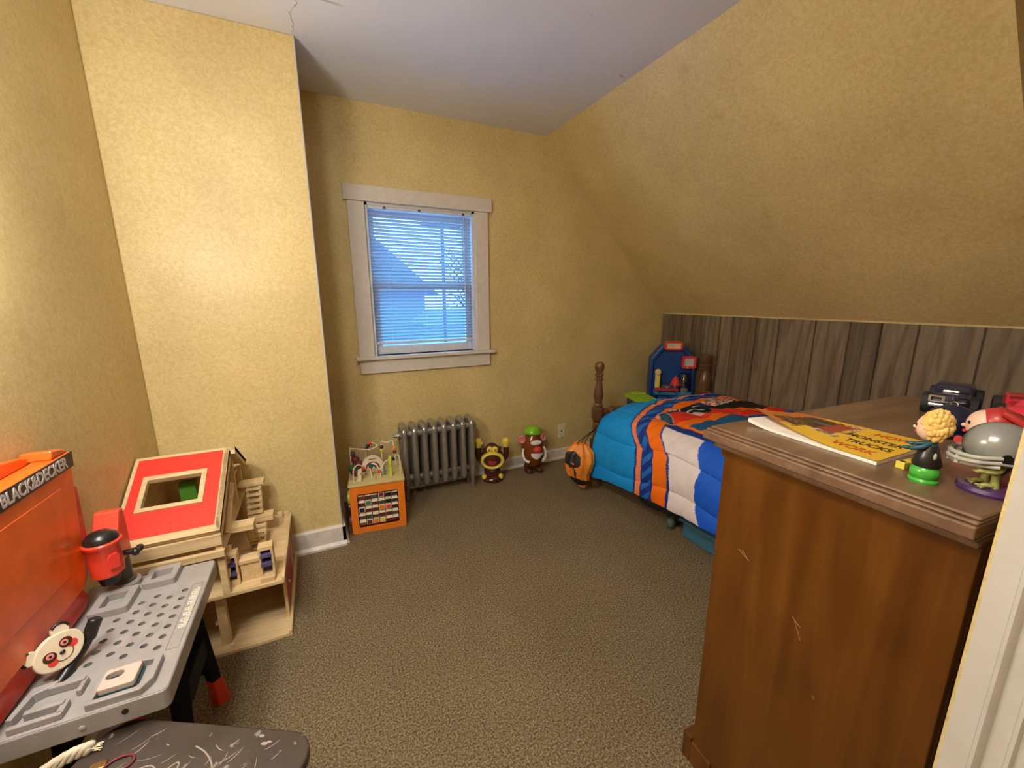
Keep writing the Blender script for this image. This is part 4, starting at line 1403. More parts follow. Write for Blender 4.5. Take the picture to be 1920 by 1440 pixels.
for body, u, v, size, col in (('HOW', 0.92, 0.76, 0.165, srgb(196, 84, 24)), ('MONSTER', 0.95, 0.53, 0.150, srgb(60, 48, 22)), ('TRUCKS', 0.95, 0.33, 0.150, srgb(60, 48, 22)), ('WORK', 0.92, 0.12, 0.165, srgb(196, 84, 24))):
    tm = text_mb(body, size, Matrix.Identity(4), 0.0, 'RIGHT', 0.54, 0.004)      # laid out in the cover's own (u, v)
    bmesh.ops.subdivide_edges(tm.bm, edges=[e for e in tm.bm.edges if e.calc_length() > 0.03], cuts=2)
    for vv in tm.bm.verts:
        p = cover_pt(u + vv.co.x, v + vv.co.y)
        vv.co = Vector((p[0], p[1], p[2] + 0.0005))
    build('cover_lettering', tm, plain('print_' + body.lower(), col, 0.4), mg)

# ------------------------------------------------------------------ figures on the dresser
fb = thing('blond_figurine', 'blond haired bobble figurine in dark clothes on bright green base', 'figurine', M=TR(0.906, 0.277, DH) @ RZ(-2.95) @ Matrix.Diagonal((0.80, 0.80, 0.96, 1)))
build('base', MB().lathe([(0.023, 0), (0.0245, 0.004), (0.022, 0.008)], None, 24).ell((0, 0, 0.018), (0.024, 0.024, 0.018)), GRASSG, fb, smooth=50, **L)
mb = MB()
mb.lathe([(0.022, 0.030), (0.024, 0.034), (0.019, 0.050), (0.013, 0.066), (0.008, 0.074)], None, 20)
build('skirt', mb, BLACK, fb, smooth=50, **L)
build('torso', MB().ell((0, 0, 0.068), (0.013, 0.011, 0.014)), TEAL, fb, smooth=180, **L)
for s in (-1, 1):
    a_ = build('arm', MB().tube(smooth_path([(s * 0.012, 0, 0.072), (s * 0.021, -0.010, 0.065), (s * 0.022, -0.026, 0.060)], 5), 0.0042, 8), TEAL, fb, smooth=60, **L)
    build('hand', MB().ell((s * 0.022, -0.031, 0.060), (0.005, 0.006, 0.0035)).tube([(s * 0.022, -0.033, 0.060), (s * 0.022, -0.039, 0.059)], 0.0016, 6).tube([(s * 0.025, -0.033, 0.060), (s * 0.026, -0.038, 0.060)], 0.0015, 6).tube([(s * 0.019, -0.033, 0.060), (s * 0.018, -0.038, 0.060)], 0.0015, 6), TEAL, a_, smooth=60, **L)
hd = build('head', MB().ell((0, -0.006, 0.098), (0.020, 0.0215, 0.0235)).ell((0, -0.0275, 0.096), (0.003, 0.004, 0.003)), SKIN, fb, smooth=180, **L)
mb = MB()
mb.ell((0, 0.002, 0.104), (0.0245, 0.0245, 0.0255), seg=34, rings=22)
for v in mb.bm.verts:
    v.co += (v.co - Vector((0, 0.004, 0.104))).normalized() * (0.0028 * noise.noise(v.co * 130) + 0.0020 * math.sin(v.co.z * 900 + v.co.x * 500 + 3 * noise.noise(v.co * 60)))
rc = random.Random(3)
for k in range(70):
    a, t = rc.uniform(-0.45, PI + 0.45), rc.uniform(-0.95, 1.25)
    p = (0.0225 * math.cos(t) * math.cos(a), 0.003 + 0.0225 * math.cos(t) * math.sin(a), 0.103 + 0.026 * math.sin(t))
    r_ = rc.uniform(0.0035, 0.0058)
    mb.ell(p, (r_, r_, r_ * 1.25), seg=12, rings=8)
build('hair', mb, BLOND, fb, smooth=80, **L)
build('mouth', MB().ell((0, -0.0265, 0.088), (0.004, 0.002, 0.002)), NOSE, hd, smooth=180, **L)
for s in (-1, 1):
    build('eye', MB().ell((s * 0.008, -0.0255, 0.101), (0.0025, 0.0015, 0.003)), BLACK, hd, smooth=180, **L)
build('skull_print', MB().ell((0.016, 0.012, 0.052), (0.004, 0.003, 0.006)), HGUARD, fb, smooth=180, **L)

yc = thing('yellow_clip', 'small yellow plastic block on the dresser beside the green figurine base', 'block', M=TR(0.958, 0.316, DH) @ RZ(-0.15))
build('bar', MB().box((-0.020, -0.006, 0.004), (0.030, 0.008, 0.013)), YELLOW, yc, bevel=0.002, **L)
build('lug', MB().box((-0.022, -0.006, 0), (-0.010, 0.008, 0.013)).box((0.012, -0.006, 0), (0.024, 0.008, 0.006)), YELLOW, yc, bevel=0.001, **L)

hf = thing('helmet_figurine', 'bobble figurine in oversized grey football helmet on deep purple base', 'figurine', M=TR(0.950, 0.214, DH) @ RZ(-2.35) @ Matrix.Diagonal((0.80, 0.80, 0.78, 1)))
build('base', MB().lathe([(0.044, 0), (0.046, 0.006), (0.043, 0.013), (0.001, 0.0135)], None, 30), DPURP, hf, smooth=40, **L)
for s in (-1, 1):
    lg = MB()
    lg.tube([(s * 0.012, 0, 0.013), (s * 0.013, 0.0, 0.030), (s * 0.009, 0.002, 0.045)], [0.008, 0.006, 0.007], 10)
    lg.ell((s * 0.013, -0.010, 0.018), (0.007, 0.012, 0.005))
    for k in range(3):
        lg.tube([(s * 0.013 + (k - 1) * 0.005, -0.016, 0.017), (s * 0.013 + (k - 1) * 0.008, -0.025, 0.015)], 0.0025, 6)
    build('leg', lg, OLIVE, hf, smooth=60, **L)
build('torso', MB().lathe([(0.015, 0.040), (0.021, 0.050), (0.025, 0.063), (0.018, 0.072)], None, 20), DPURP, hf, smooth=50, **L)
for s in (-1, 1):
    ar = MB()
    ar.tube(smooth_path([(s * 0.022, 0, 0.064), (s * 0.033, -0.012, 0.055), (s * 0.028, -0.030, 0.052)], 5), 0.005, 8)
    ar.ell((s * 0.027, -0.033, 0.052), (0.006, 0.007, 0.005))
    for k in range(3):
        ar.tube([(s * 0.027 + (k - 1) * 0.004, -0.037, 0.052), (s * 0.027 + (k - 1) * 0.005, -0.043, 0.050)], 0.0018, 6)
    build('arm', ar, OLIVE, hf, smooth=60, **L)
# helmet shell, open at the front
rows = []
for i in range(17):
    t = -0.62 + (PI / 2 + 0.62) * i / 16
    row = []
    for k in range(33):
        a = -PI / 2 + 0.72 + (2 * PI - 1.44) * k / 32
        rr = 0.050
        row.append((rr * 0.94 * math.cos(t) * math.cos(a), rr * 1.04 * math.cos(t) * math.sin(a), 0.098 + rr * 0.98 * math.sin(t)))
    rows.append(row)
mb = MB()
mb.grid(rows)
mb.ell((0, 0, 0.1005), (0.0455, 0.050, 0.0462), seg=28, rings=16)
he = build('helmet', mb, HELM, hf, smooth=60, **L)
for s in (-1, 1):
    build('ear_hole', MB().lathe([(0.009, 0), (0.009, 0.002), (0.001, 0.002)], TR(s * 0.0440, -0.012, 0.086) @ RY(s * PI / 2)), BLACK, he, smooth=30, **L)
build('rim', MB().tube([(0.0472 * math.cos(a), 0.0515 * math.sin(a), 0.074) for a in [-PI / 2 + 0.75 + (2 * PI - 1.5) * k / 28 for k in range(29)]], 0.0028, 8), HELM, he, smooth=80, **L)
fg = MB()
for z, y, w in ((0.082, -0.064, 0.036), (0.072, -0.066, 0.034), (0.063, -0.060, 0.026)):
    fg.tube(smooth_path([(-0.044, -0.018, z + 0.004), (-w, y + 0.016, z), (-w * .4, y, z - .001), (w * .4, y, z - .001), (w, y + 0.016, z), (0.044, -0.018, z + 0.004)], 6), 0.0042, 8)
for x in (-0.012, 0.012):
    fg.tube([(x, -0.064, 0.086), (x, -0.065, 0.060)], 0.0038, 8)
build('faceguard', fg, HGUARD, hf, smooth=60, **L)
build('jaw', MB().ell((0, -0.034, 0.066), (0.022, 0.018, 0.012)), OLIVE, hf, smooth=180, **L)

nh = thing('navy_ball', 'round navy blue toy helmet on dresser behind the blond figurine', 'ball', M=TR(1.262, 0.362, DH) @ RZ(-1.9))
build('shell', MB().ell((0, 0, 0.036), (0.040, 0.044, 0.036), seg=28, rings=18), NAVY, nh, smooth=180, **L)
build('eyelet', MB().tube([(0.007 * math.cos(a), 0, 0.073 + 0.005 * math.sin(a)) for a in [2 * PI * k / 14 for k in range(14)]], 0.0016, 6, closed=True), CHROME, nh, smooth=80, **L)
build('brim', MB().lathe([(0.037, 0.010), (0.044, 0.008), (0.044, 0.012), (0.037, 0.015)], None, 28), NAVY, nh, smooth=40, **L)

rd = thing('red_haired_doll', 'doll with long red hair and pink red clothes lying behind the grey helmet figurine', 'doll', M=TR(1.155, 0.278, DH) @ RZ(-2.75))
hd = build('head', MB().ell((0, -0.006, 0.062), (0.025, 0.026, 0.031)).ell((0, -0.033, 0.058), (0.0035, 0.004, 0.004)), SKIN, rd, smooth=180, **L)
for s in (-1, 1):
    e = build('eye', MB().ell((s * 0.011, -0.0285, 0.067), (0.005, 0.002, 0.0035)), BLACK, hd, smooth=180, **L)
build('lips', MB().ell((0, -0.031, 0.047), (0.006, 0.003, 0.003)), NOSE, hd, smooth=180, **L)
mb = MB()
mb.ell((0, 0.008, 0.070), (0.0285, 0.028, 0.030), seg=28, rings=18)
mb.ell((0, 0.022, 0.050), (0.027, 0.022, 0.046))
for k in range(7):
    x = -0.024 + k * 0.008
    mb.tube([(x, 0.01, 0.094), (x * 1.2, 0.036, 0.080), (x * 1.4, 0.050, 0.048)], [0.006, 0.008, 0.005], 8)
build('hair', mb, REDHAIR, rd, smooth=80, **L)
build('torso', MB().ell((0, -0.002, 0.020), (0.032, 0.022, 0.020)), REDHAIR, rd, smooth=180, **L)
for s in (-1, 1):
    build('arm', MB().tube(smooth_path([(s * 0.022, -0.005, 0.024), (s * 0.030, -0.022, 0.018), (s * 0.020, -0.034, 0.022)], 5), 0.008, 10), PINKRED if False else REDHAIR, rd, smooth=60, **L)
pc = thing('pink_plush', 'pink red soft plush heap on the dresser beside the red haired doll', 'plush toy', (1.30, 0.25, DH))
mb = MB()
for c, r in (((1.28, 0.265, DH + 0.045), (0.055, 0.048, 0.045)), ((1.36, 0.252, DH + 0.050), (0.065, 0.055, 0.050)), ((1.32, 0.235, DH + 0.035), (0.070, 0.045, 0.035))):
    mb.ell(c, r, seg=28, rings=18)
for v in mb.bm.verts:
    v.co += Vector((noise.noise(v.co * 30), noise.noise(v.co * 30 + Vector((5, 0, 0))), 0)) * 0.006
    v.co.z = max(v.co.z, DH + 0.0005)
build('cloth_body', mb, PINKRED, pc, smooth=180)


def toy_truck(name, label, x, y, rz, body, s=1.0):
    t_ = thing(name, label, 'toy truck', M=TR(x, y, DH) @ RZ(rz) @ Matrix.Diagonal((s, s, s, 1)), group='toy trucks at the back of the dresser')
    b_ = MB()
    b_.prism([(-0.10, 0.030), (0.10, 0.030), (0.10, 0.050), (0.055, 0.056), (0.035, 0.074), (-0.030, 0.076), (-0.045, 0.058), (-0.095, 0.060), (-0.103, 0.050)], -0.036, 0.036, MF)
    build('body', b_, body, t_, bevel=0.007, bseg=3, **L)
    build('windscreen', MB().prism([(-0.0435, 0.0585), (-0.033, 0.0735), (-0.031, 0.0735), (-0.041, 0.0580)], -0.029, 0.029, MF), SMOKE, t_, **L)
    build('bumper', MB().box((-0.112, -0.036, 0.026), (-0.100, 0.036, 0.034)), CHROME, t_, bevel=0.002, **L)
    gr = MB()
    for yy in (-0.022, 0.022):
        ring_prism(gr, rrect(0.030, 0.018, 0.003, 3, yy, 0.046), rrect(0.020, 0.010, 0.002, 3, yy, 0.046), 0, 0.005, TR(-0.107, 0, 0) @ Matrix(((0, 0, 1, 0), (1, 0, 0, 0), (0, 1, 0, 0), (0, 0, 0, 1))))
    for k in range(4):
        gr.tube([(-0.104, -0.008 + k * 0.005, 0.037), (-0.104, -0.008 + k * 0.005, 0.055)], 0.0012, 6)
    build('grille', gr, CHROME, t_, **L)
    build('hood_scoop', MB().box((-0.085, -0.016, 0.058), (-0.055, 0.016, 0.068)), CHROME, t_, bevel=0.003, **L)
    for xx in (-0.066, 0.066):
        for sy in (-1, 1):
            w_ = build('wheel', MB().lathe([(0.018, -0.012), (0.026, -0.012), (0.028, -0.006), (0.028, 0.006), (0.026, 0.012), (0.018, 0.012)], TR(xx, sy * 0.040, 0.028) @ RX(PI / 2), 24), RUBBER, t_, smooth=40, **L)
            build('hub', MB().lathe([(0.017, -0.011), (0.012, 0.011), (0.001, 0.012)], TR(xx, sy * 0.040, 0.028) @ RX(-sy * PI / 2), 16), CHROME, w_, smooth=40, **L)
    return t_


toy_truck('toy_truck', 'navy blue toy truck with chrome grille at the back of the dresser', 1.555, 0.452, 0.22, NAVY, 1.0)
toy_truck('toy_truck', 'red toy truck with chrome grille at the back of the dresser', 1.565, 0.330, 0.30, plain('truck_red', (0.45, 0.02, 0.03), 0.3), 0.92)

# ================================================================== TOY WORKBENCH
BX0, BX1, BY0, BY1, BZ = -0.665, -0.366, 0.980, 1.474, 0.50
wb = thing('toy_workbench', 'grey topped toy workbench with orange backboard and black legs at the left wall', 'workbench', ((BX0 + BX1) / 2, (BY0 + BY1) / 2, 0))
top = MB()
top.prism(rrect(BX1 - BX0, BY1 - BY0, 0.012, 4, (BX0 + BX1) / 2, (BY0 + BY1) / 2), BZ - 0.012, BZ)
topo = build('bench_top', top, GREY, wb)
holes = []
for col_x, y0_, n in ((-0.414, 1.341, 7), (-0.446, 1.3245, 6), (-0.478, 1.3445, 7), (-0.509, 1.329, 6), (-0.545, 1.278, 5)):
    for k in range(n):
        holes.append((col_x - 0.001 * k, y0_ - 0.0363 * k))
cut = MB()
for hx, hy in holes:
    cut.lathe([(0.0078, BZ - 0.03), (0.0078, BZ + 0.02)], TR(hx, hy, 0), 18)
cutter = build('cutter', cut, GREY, wb)
md = topo.modifiers.new('holes', 'BOOLEAN')
md.operation = 'DIFFERENCE'
md.object = cutter
md.solver = 'EXACT'
bpy.context.view_layer.update()
dg = bpy.context.evaluated_depsgraph_get()
newme = bpy.data.meshes.new_from_object(topo.evaluated_get(dg))
topo.modifiers.clear()
topo.data = newme
bpy.data.objects.remove(cutter)
rim = MB()
for hx, hy in holes:
    rim.tube([(hx + 0.0084 * math.cos(a), hy + 0.0084 * math.sin(a), BZ) for a in [2 * PI * k / 16 for k in range(16)]], 0.0010, 5, closed=True)
build('hole_rims', rim, GREY, topo, smooth=80)
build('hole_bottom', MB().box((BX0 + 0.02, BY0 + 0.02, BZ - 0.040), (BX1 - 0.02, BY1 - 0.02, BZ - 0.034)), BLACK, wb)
sk = MB()
o4 = rrect(BX1 - BX0 + 0.004, BY1 - BY0 + 0.004, 0.014, 4, (BX0 + BX1) / 2, (BY0 + BY1) / 2)
i4 = rrect(BX1 - BX0 - 0.012, BY1 - BY0 - 0.012, 0.008, 4, (BX0 + BX1) / 2, (BY0 + BY1) / 2)
ring_prism(sk, o4, i4, BZ - 0.048, BZ - 0.001)
build('skirt', sk, GREY, wb, bevel=0.003)
build('bolt', MB().ell((-0.505, BY0 - 0.003, BZ - 0.026), (0.006, 0.003, 0.006)), GREY, wb, smooth=180)
build('bolt_hole', MB().lathe([(0.006, 0), (0.006, 0.0015)], TR(-0.437, BY0 - 0.002, BZ - 0.020) @ RX(PI / 2), 16), BLACK, wb)


def tray(name, w, d, wi, di, cx, cy, r, h, label=None):
    m = MB()
    ring_prism(m, rrect(w, d, r, 4, cx, cy), rrect(wi, di, r * .4, 4, cx, cy), BZ - 0.001, BZ + h)
    return build(name, m, GREY, wb, bevel=0.002, label=label)


tray('tool_tray', 0.078, 0.082, 0.045, 0.042, -0.487, 1.431, 0.008, 0.020)
tray('tool_tray', 0.084, 0.098, 0.045, 0.055, -0.572, 1.352, 0.008, 0.020)
m = MB()
ring_prism(m, [(-0.500, 0.986), (-0.410, 0.985), (-0.394, 1.010), (-0.394, 1.078), (-0.445, 1.085), (-0.500, 1.070)], [(-0.490, 0.997), (-0.422, 0.997), (-0.408, 1.014), (-0.408, 1.068), (-0.447, 1.074), (-0.490, 1.062)], BZ - 0.001, BZ + 0.016)
build('part_socket', m, GREY, wb, bevel=0.002)
m = MB()
m.prism([(-0.490, 1.012), (-0.436, 1.008), (-0.424, 1.022), (-0.424, 1.066), (-0.490, 1.070)], BZ, BZ + 0.006)
build('socket_pad', m, plain('dark_teal_plastic', (0.01, 0.05, 0.055), 0.3), wb)
m = MB()
ring_prism(m, rrect(0.062, 0.056, 0.006, 4, -0.459, 1.040), rrect(0.030, 0.020, 0.0099, 4, -0.470, 1.048), BZ + 0.006, BZ + 0.020)
build('bench_plate', m, plain('beige_plastic', (0.52, 0.42, 0.34), 0.4), wb, bevel=0.002)
m = MB()
m.prism([(-0.622, 1.008), (-0.612, 1.006), (-0.604, 1.060), (-0.575, 1.072), (-0.575, 1.085), (-0.615, 1.082)], BZ, BZ + 0.020)
m.box((-0.585, 1.066, BZ), (-0.527, 1.078, BZ + 0.018))
m.box((-0.600, 1.012, BZ), (-0.540, 1.024, BZ + 0.018))
m.box((-0.614, 0.988, BZ), (-0.535, 0.998, BZ + 0.014))
m.box((-0.546, 0.992, BZ), (-0.534, 1.024, BZ + 0.014))
m.box((-0.533, 1.04, BZ), (-0.524, 1.078, BZ + 0.014))
build('saw_rest', m, GREY, wb, bevel=0.002)
# ruler strip along the front edge with worn raised figures
m = MB()
ring_prism(m, rrect(0.026, 0.256, 0.002, 2, -0.387, 1.232), rrect(0.0245, 0.2545, 0.0015, 2, -0.387, 1.232), BZ - 0.0005, BZ + 0.0006)
ru = build('ruler_strip', m, DGREY, wb)
m = MB()
for k in range(26):
    yy = 1.175 + k * 0.0064
    ln = 0.016 if k % 4 == 0 else 0.009
    m.box((-0.376 - ln, yy, BZ), (-0.375, yy + 0.0026, BZ + 0.0010))
for k in range(7):
    yy = 1.176 + k * 0.0225
    ring_prism(m, rrect(0.009, 0.012, 0.003, 3, -0.389, yy + 0.006), rrect(0.0045, 0.007, 0.002, 3, -0.389, yy + 0.006), BZ, BZ + 0.0010)
build('ruler_marks', m, plain('worn_ivory_marks', (0.74, 0.68, 0.55), 0.35), ru)
m = MB()
hexp = [(-0.512, 1.222), (-0.440, 1.182), (-0.436, 1.150), (-0.480, 1.143), (-0.545, 1.175), (-0.54, 1.205)]
m.tube([(x, y, BZ) for x, y in [(-0.505, 1.270), (-0.452, 1.240), (-0.436, 1.222), (-0.436, 1.195), (-0.470, 1.150), (-0.505, 1.165), (-0.525, 1.185)]], 0.0008, 5)
m.tube([(x, y, BZ) for x, y in [(-0.49, 1.262), (-0.46, 1.215), (-0.52, 1.205)]], 0.0008, 5)
build('engraved_lines', m, GREY, wb)
LEGB = plain('matt_black', (0.005, 0.005, 0.005), 0.75, spec=0.2)
# legs: black A-frames with red-orange feet
for x_, sx in ((-0.405, 1), (-0.625, -1)):
    m = MB()
    for (ya, yb_) in ((1.31, 1.435), (1.16, 1.10)):
        m.tube([(x_, ya, BZ - 0.04), (x_ + 0.0, yb_ * 0.75 + ya * 0.25, 0.12)], [0.026, 0.022], 4, flat=0.7)
    m.box((x_ - 0.012, 1.14, 0.26), (x_ + 0.012, 1.37, 0.33))
    m.box((x_ - 0.016, 1.08, BZ - 0.10), (x_ + 0.016, 1.40, BZ - 0.045))
    lg = build('leg_frame', m, LEGB, wb, bevel=0.004)
    for yb_ in (1.435, 1.10):
        m = MB()
        ya = 1.31 if yb_ > 1.2 else 1.16
        m.tube([(x_, yb_ * 0.75 + ya * 0.25, 0.13), (x_, yb_, 0.0)], [0.024, 0.030], 4, flat=0.7)
        build('foot', m, REDORG, lg, bevel=0.003)
build('cross_bar', MB().box((-0.62, 1.375, 0.17), (-0.40, 1.395, 0.24)), LEGB, wb, bevel=0.004)
# backboard with sign
MX = Matrix(((0, 0, 1, 0), (1, 0, 0, 0), (0, 1, 0, 0), (0, 0, 0, 1)))       # (y,z,h)->(x=h,y,z)
m = MB()
m.prism([(0.86, 0.572), (1.345, 0.572), (1.372, 0.600), (1.432, 0.934), (0.90, 0.945)], -0.664, -0.622, MX)
bb = build('backboard', m, ORANGE, wb, bevel=0.006, bseg=3)
m = MB()
m.prism([(0.90, 0.660), (1.30, 0.640), (1.35, 0.86), (0.93, 0.87)], -0.623, -0.6205, MX)
build('raised_panel', m, ORANGE, bb, bevel=0.002)
build('lower_lip', MB().prism([(0.88, 0.505), (1.36, 0.505), (1.39, 0.53), (1.36, 0.574), (0.86, 0.574)], -0.664, -0.632, MX), REDORG, bb, bevel=0.008, bseg=3)
build('side_flange', MB().prism([(1.36, 0.52), (1.425, 0.545), (1.478, 0.600), (1.492, 0.810), (1.480, 0.822), (1.40, 0.80)], -0.672, -0.650, MX), REDORG, bb, bevel=0.006, bseg=3)
hp = [(0.90, 0.948), (0.98, 0.955), (1.08, 0.966), (1.18, 0.972), (1.26, 0.968), (1.33, 0.957), (1.385, 0.940)]
m = MB()
m.prism(hp + [(1.36, 0.930), (0.9, 0.935)], -0.682, -0.668, MX)
m.prism([(1.352, 0.936), (1.432, 0.934), (1.40, 0.950), (1.36, 0.958)], -0.684, -0.625, MX)
build('handle', m, ORANGE, bb, bevel=0.004)
m = MB()
m.prism([(0.90, 0.902), (1.426, 0.893), (1.432, 0.9315), (0.90, 0.9425)], -0.622, -0.6195, MX)
sn = build('sign_strip', m, SIGNBLK, bb)
a_s = math.atan2(-0.009, 0.52)
build('sign_lettering', text_mb('BLACK&DECKER', 0.0395, TR(-0.6194, 1.146, 0.9045) @ Matrix(((0, 0, 1, 0), (1, 0, 0, 0), (0, 1, 0, 0), (0, 0, 0, 1))) @ RZ(a_s), 0.0006, 'LEFT', 0.86, 0.0011), SIGNTXT, sn)
# drill press
dp = build('drill_post', MB().lathe([(0.026, BZ - 0.002), (0.026, BZ + 0.02), (0.019, BZ + 0.024), (0.019, BZ + 0.13)], TR(-0.578, 1.448, 0), 24), DGREY, wb, smooth=40)
build('post_collar', MB().lathe([(0.036, BZ), (0.036, BZ + 0.012), (0.030, BZ + 0.016)], TR(-0.578, 1.445, 0), 28), GREY, dp, smooth=40)
dhx, dhy = -0.588, 1.395
build('drill_head', MB().lathe([(0.030, 0.552), (0.035, 0.557), (0.0365, 0.60), (0.038, 0.640), (0.0415, 0.644), (0.042, 0.652), (0.039, 0.656)], TR(dhx, dhy, 0.024), 32), REDORG, wb, smooth=40)
build('drill_dome', MB().lathe([(0.0375, 0.655), (0.035, 0.666), (0.027, 0.676), (0.014, 0.682), (0.001, 0.684)], TR(dhx, dhy, 0.024), 32), BLACK, wb, smooth=60)
build('drill_arm', MB().prism([(1.41, 0.595), (1.470, 0.595), (1.473, 0.68), (1.470, 0.735), (1.445, 0.738), (1.41, 0.678)], dhx - 0.026, dhx + 0.030, MX), REDORG, wb, bevel=0.004)
build('drill_crank', MB().tube([(dhx + 0.03, dhy + 0.02, 0.618), (dhx + 0.062, dhy + 0.02, 0.618)], 0.008, 10).ell((dhx + 0.062, dhy + 0.010, 0.620), (0.010, 0.012, 0.011)).ell((dhx + 0.062, dhy + 0.036, 0.616), (0.010, 0.014, 0.010)), BLACK, wb, smooth=60)
build('drill_switch', MB().prism([(-0.012, 0), (0.012, 0), (0.014, 0.035), (0.008, 0.045), (-0.008, 0.045), (-0.014, 0.035)], 0, 0.004, frame((dhx + 0.0262, dhy - 0.0262, 0.602), (0.7, 0.71, 0), (0, 0, 1))), REDP, wb, bevel=0.002)
build('drill_chuck', MB().lathe([(0.020, 0.525), (0.026, 0.553)], TR(dhx, dhy, 0.024), 20), BLACK, wb, smooth=40)

# panda toy leaning on the backboard
pm = frame((-0.588, 1.132, 0.557), (0.55, 0.70, 0.42), (-0.46, -0.10, 0.80)) @ Matrix.Diagonal((0.88, 0.88, 1, 1))
pd = thing('panda_toy', 'flat black and white panda toy leaning on the orange backboard', 'toy', M=pm)
hd = MB()
hp_ = [(0.048 * math.cos(a) * (1 + 0.05 * math.cos(2 * a)), 0.043 * math.sin(a)) for a in [2 * PI * k / 36 for k in range(36)]]
hd.prism(hp_, -0.007, 0.007)
hd = build('head', hd, CREAM, pd, bevel=0.003, **L)
for s in (-1, 1):
    e = build('ear', MB().prism([(s * 0.034 + 0.017 * math.cos(a), 0.036 + 0.017 * math.sin(a)) for a in [2 * PI * k / 20 for k in range(20)]], -0.0065, 0.005), CREAM, hd, bevel=0.002, **L)
    build('ear_outline', MB().tube([(s * 0.034 + 0.0165 * math.cos(a), 0.036 + 0.0165 * math.sin(a), 0.0035) for a in [(-0.35 if s > 0 else 1.1) + (PI * 0.76) * k / 14 for k in range(15)]], 0.0035, 8), BLACK, e, smooth=80, **L)
    build('eye_ring', MB().lathe([(0.0125, 0.0065), (0.0125, 0.0082), (0.001, 0.0084)], TR(s * 0.019, 0.006, 0), 20), BROWN, hd, smooth=30, **L)
    build('eye', MB().lathe([(0.0075, 0.0080), (0.0070, 0.0094), (0.001, 0.0096)], TR(s * 0.017, 0.008, 0), 16), PINK, hd, smooth=30, **L)
    build('pupil', MB().lathe([(0.003, 0.0092), (0.003, 0.0102), (0.001, 0.0103)], TR(s * 0.017, 0.008, 0), 12), BLACK, hd, smooth=30, **L)
    build('cheek', MB().lathe([(0.0095, 0.0066), (0.0092, 0.0080), (0.001, 0.0083)], TR(s * 0.024, -0.008, 0), 18), NOSE, hd, smooth=30, **L)
build('nose', MB().ell((0, -0.006, 0.008), (0.0058, 0.0045, 0.003)), BLACK, hd, smooth=180, **L)
build('smile', MB().tube([(0.018 * math.cos(a), -0.010 + 0.017 * math.sin(a), 0.0070) for a in [PI + 0.2 + (PI - 0.4) * k / 14 for k in range(15)]], 0.0011, 6), DGREY, hd, smooth=80, **L)
bd = MB()
bd.tube(smooth_path([(0.085, -0.010, 0.004), (0.062, -0.026, -0.004), (0.036, -0.042, -0.008), (-0.005, -0.052, -0.006), (-0.050, -0.058, 0.002), (-0.082, -0.060, 0.006)], 6), [0.011] + [0.0155] * 10 + [0.011] * 9 + [0.015] * 10 + [0.012], 12, flat=0.8)
build('arms', bd, BLACK, pd, smooth=80, **L)

# ================================================================== SCRATCHED LOW TABLE in the foreground
u_, v_ = Vector((-0.866, 0.5, 0)), Vector((-0.5, -0.866, 0))
c0 = Vector((-0.072, 0.797, 0))
lt = thing('play_stool', 'low dark brown scratched board stool with rounded corners at bottom of view', 'stool', M=frame((c0.x, c0.y, 0), tuple(-u_), tuple(-v_)))
# local: x to the right along the far edge (0 = far right corner), y away from viewer
BZ2, BW, BD = 0.430, 0.455, 0.345
build('board', MB().prism(rrect(BW, BD, 0.055, 8, -BW / 2, -BD / 2), BZ2 - 0.022, BZ2), BOARDM, lt, bevel=0.004, **L)
for x in (-0.06, -BW + 0.06):
    for y in (-0.06, -BD + 0.06):
        build('leg', MB().tube([(x, y, BZ2 - 0.022), (x, y, 0)], [0.018, 0.014], 12), BLACK, lt, smooth=60, **L)
m = MB()
rnd_ = random.Random(5)
for k in range(60):
    x, y = -rnd_.uniform(0.03, BW - 0.03), -rnd_.uniform(0.01, 0.2)
    a = rnd_.choice([0.6, 0.75, 0.3, -0.6, 1.4]) + rnd_.uniform(-.25, .25)
    ln = rnd_.uniform(0.008, 0.05)
    q = []
    for i in range(6):
        t = i / 5
        q.append((x + math.cos(a + 0.3 * t) * ln * t, y + math.sin(a + 0.3 * t) * ln * t, BZ2))
    if all(-BW + 0.02 < p[0] < -0.02 and -BD + .02 < p[1] < -0.006 for p in q):
        m.tube(q, [0.0001] + [rnd_.uniform(.0004, .0009)] * 4 + [0.0001], 5, flat=0.4)
for q in ([(-0.24, -0.045), (-0.21, -0.055), (-0.18, -0.075), (-0.16, -0.105), (-0.155, -0.14)], [(-0.33, -0.10), (-0.30, -0.085), (-0.27, -0.095), (-0.25, -0.075), (-0.235, -0.10), (-0.21, -0.11)]):
    m.tube(smooth_path([(x, y, BZ2) for x, y in q], 5), 0.0014, 6, flat=0.4)
for (x, y, r) in ((-0.118, -0.016, 0.006), (-0.103, -0.030, 0.007), (-0.095, -0.026, 0.005)):
    m.ell((x, y, BZ2), (r, r * .5, 0.0008))
build('scratches', m, plain('chalky_scratch', (0.30, 0.25, 0.205), 0.8), lt, smooth=80, **L)

